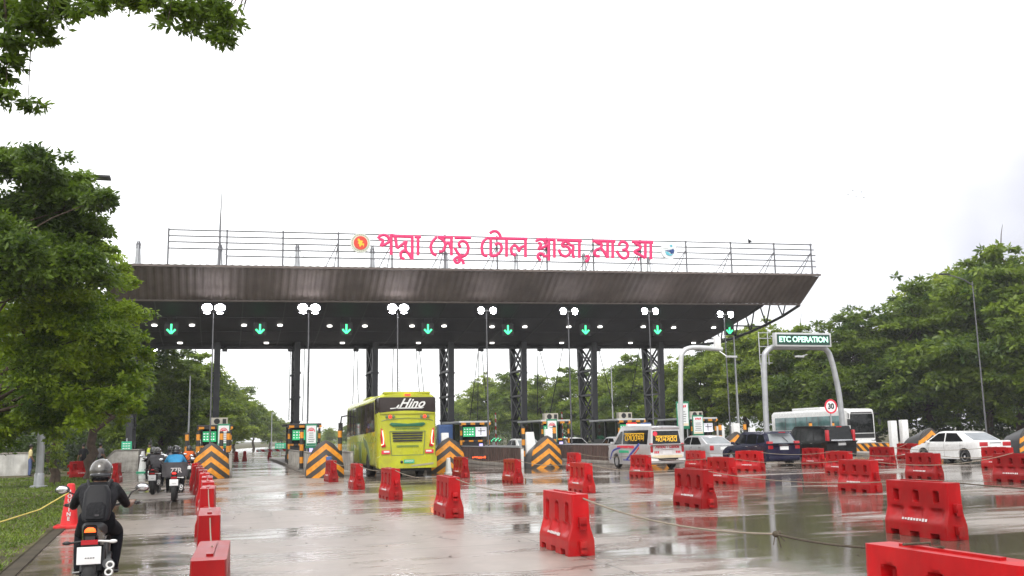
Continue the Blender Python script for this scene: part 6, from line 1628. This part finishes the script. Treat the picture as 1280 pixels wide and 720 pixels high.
# dense growth nobody could count: undergrowth beneath the trees and the wood behind them
def mass(name, pts, n, size, leaf, seed):
    o = link(name, leaves(name, pts, n, size, seed, spread=.4), LEAF[leaf]); tag(o, kind='stuff'); return o
rg = random.Random(8); und = []; wood = []
for k in range(90):
    f = k / 89; Y = 58 + f * 190; X = 62 - 9 * min(1, f * 2) - 4 * f + rg.uniform(-1.5, 3) + (1 - f) * 0
    und.append((X + rg.uniform(0, 5), Y, rg.uniform(.6, 1.8), 2.6, 2.6, rg.uniform(1.2, 2.2)))
for k in range(16): und.append((63 + rg.uniform(0, 6), 44 + k, rg.uniform(.6, 2.2), 2.4, 2.4, 1.8))
for k in range(60):
    f = k / 59; Y = 62 + f * 230; X = 68 + rg.uniform(0, 12) - 4 * f
    wood.append((X, Y, rg.uniform(3, 6.5), 4.5, 4.5, rg.uniform(2.5, 4)))
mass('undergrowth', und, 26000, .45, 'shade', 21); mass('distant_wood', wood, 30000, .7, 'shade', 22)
und = []; wood = []
for k in range(60):
    f = k / 59; Y = 62 + f * 150; X = -9.5 + f * 4 + rg.uniform(-6, .5)
    und.append((X, Y, rg.uniform(.5, 1.6), 2.0, 2.2, rg.uniform(1.0, 1.9)))
for k in range(70):
    f = k / 69; Y = 64 + f * 200; X = -12 + f * 8 + rg.uniform(-12, 0)
    wood.append((X, Y, rg.uniform(1.5, 6), 4, 4, rg.uniform(2.5, 3.6)))
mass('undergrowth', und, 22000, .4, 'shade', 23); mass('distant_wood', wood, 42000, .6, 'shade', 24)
wood = [(rg.uniform(20, 150), rg.uniform(330, 420), rg.uniform(1.5, 4), 10, 10, 3.2) for _ in range(34)]
mass('distant_wood', wood, 14000, 1.2, 'mid', 25)

# unseen wood added behind the camera to darken reflections in wet paint and glass
wood = []
for k in range(70):
    a = math.radians(100 + 200 * k / 69); wood.append((15 + 75 * math.sin(a) * rg.uniform(.9, 1.1), 10 + 75 * math.cos(a) * rg.uniform(.9, 1.1), rg.uniform(2, 7), 7, 7, 4.2))
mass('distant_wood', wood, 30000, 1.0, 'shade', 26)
rgn = np.random.default_rng(4); nb = 90000
ey = np.array([e[1] for e in EDGE]); ex = np.array([e[0] for e in EDGE])
gy = 9 + 46 * rgn.random(nb) ** 1.6; gx = np.interp(gy, ey, ex) - .16 - (gy * .30) * rgn.random(nb) ** 1.1
edge_d = np.interp(gy, ey, ex) - gx
keep = ((np.sin(gx * 2.1 + gy * .7) * np.cos(gy * .9 - gx * 1.3) + rgn.normal(size=nb) * .45) > -.75) & (edge_d > .16 + .5 * np.abs(np.sin(gy * 1.7) * np.sin(gy * .6 + 1)) * rgn.random(nb))
gx, gy = gx[keep], gy[keep]; nb = len(gx)
hh = .018 + .038 * rgn.random(nb); an = rgn.random(nb) * 6.28; lean = rgn.normal(size=(nb, 2)) * .03; wd = .006 + .0005 * gy
b0 = np.stack([gx, gy, np.full(nb, .028)], 1); tip = b0 + np.stack([lean[:, 0], lean[:, 1], hh], 1); sd_ = np.stack([np.cos(an) * wd, np.sin(an) * wd, np.zeros(nb)], 1)
q = np.stack([b0 - sd_, b0 + sd_, tip + sd_ * .3, tip - sd_ * .3], 1)
o = link('grass', quads_mesh('grass', q, rgn.random(nb)), LEAF['grass']); tag(o, kind='stuff')
# litter of leaves on the wet road
rgn = np.random.default_rng(9); nl = 260
lx_ = rgn.uniform(-3, 12, nl); ly = 8 + 30 * rgn.random(nl); an = rgn.random(nl) * 6.28
c = np.stack([lx_, ly, np.full(nl, .008)], 1); a_ = np.stack([np.cos(an), np.sin(an), np.zeros(nl)], 1) * .04; b_ = np.stack([-np.sin(an), np.cos(an), np.zeros(nl)], 1) * .018
o = link('fallen_leaves', quads_mesh('fallen_leaves', np.stack([c - a_, c + b_, c + a_ + [0, 0, .01], c - b_], 1), rgn.random(nl)), M['soil']); tag(o, kind='stuff')

# birds
b0_ = None; rg = random.Random(2)
for (x, y) in ((1038, 250), (1046, 246), (1053, 248), (1060, 243), (1066, 238), (1070, 246), (1077, 240), (1080, 247)):
    p = at(x, y, 170)
    if b0_ is None:
        b0_ = thing('bird', 'tiny dark bird flying in the loose flock above the right trees', 'bird', p, group='birds flying in a flock')
        MB().ball((0, 0, 0), (.06, .17, .06), 8, 5).prism([(-.07, -.28), (.07, -.28), (0, -.1)], -.01, .01, 'Z').build('body', M['blackcloth'], b0_)
        for s in (-1, 1): MB().add([(0, .06, .02), (s * .26, .05, .12), (s * .5, -.08, .04), (s * .25, -.08, .1), (0, -.08, .02)], [(0, 1, 2, 3, 4)]).build('wing', M['blackcloth'], b0_)
    else: copy_thing(b0_, p, rg.uniform(0, 6))
p = at(937, 302.6, YF)
t = thing('bird', 'single dark bird perched on the top rail of the roof frame', 'bird', (p.x, YF, at(937, 304.2, YF).z + .04))
MB().ball((0, 0, .10), (.09, .15, .10), 10, 6).ball((0, .12, .23), .06, 8, 5).build('body', M['blackcloth'], t); MB().box((0, -.2, .04), (.06, .2, .03), rx=.5).build('tail', M['blackcloth'], t)

# ------------------------------------------------------------------ damp air
if HAZE_DENSITY > 0:
    m = bpy.data.materials.new('haze_air'); m.use_nodes = True; nt = m.node_tree; nt.nodes.clear()
    ou = nt.nodes.new('ShaderNodeOutputMaterial'); pvv = nt.nodes.new('ShaderNodeVolumePrincipled')
    pvv.inputs['Color'].default_value = (.95, .96, .97, 1); pvv.inputs['Density'].default_value = HAZE_DENSITY
    nt.links.new(pvv.outputs[0], ou.inputs['Volume'])
    o = MB().box((0, 1190, 29), (3240, 2840, 60.2)).build('haze', m); tag(o, kind='stuff')
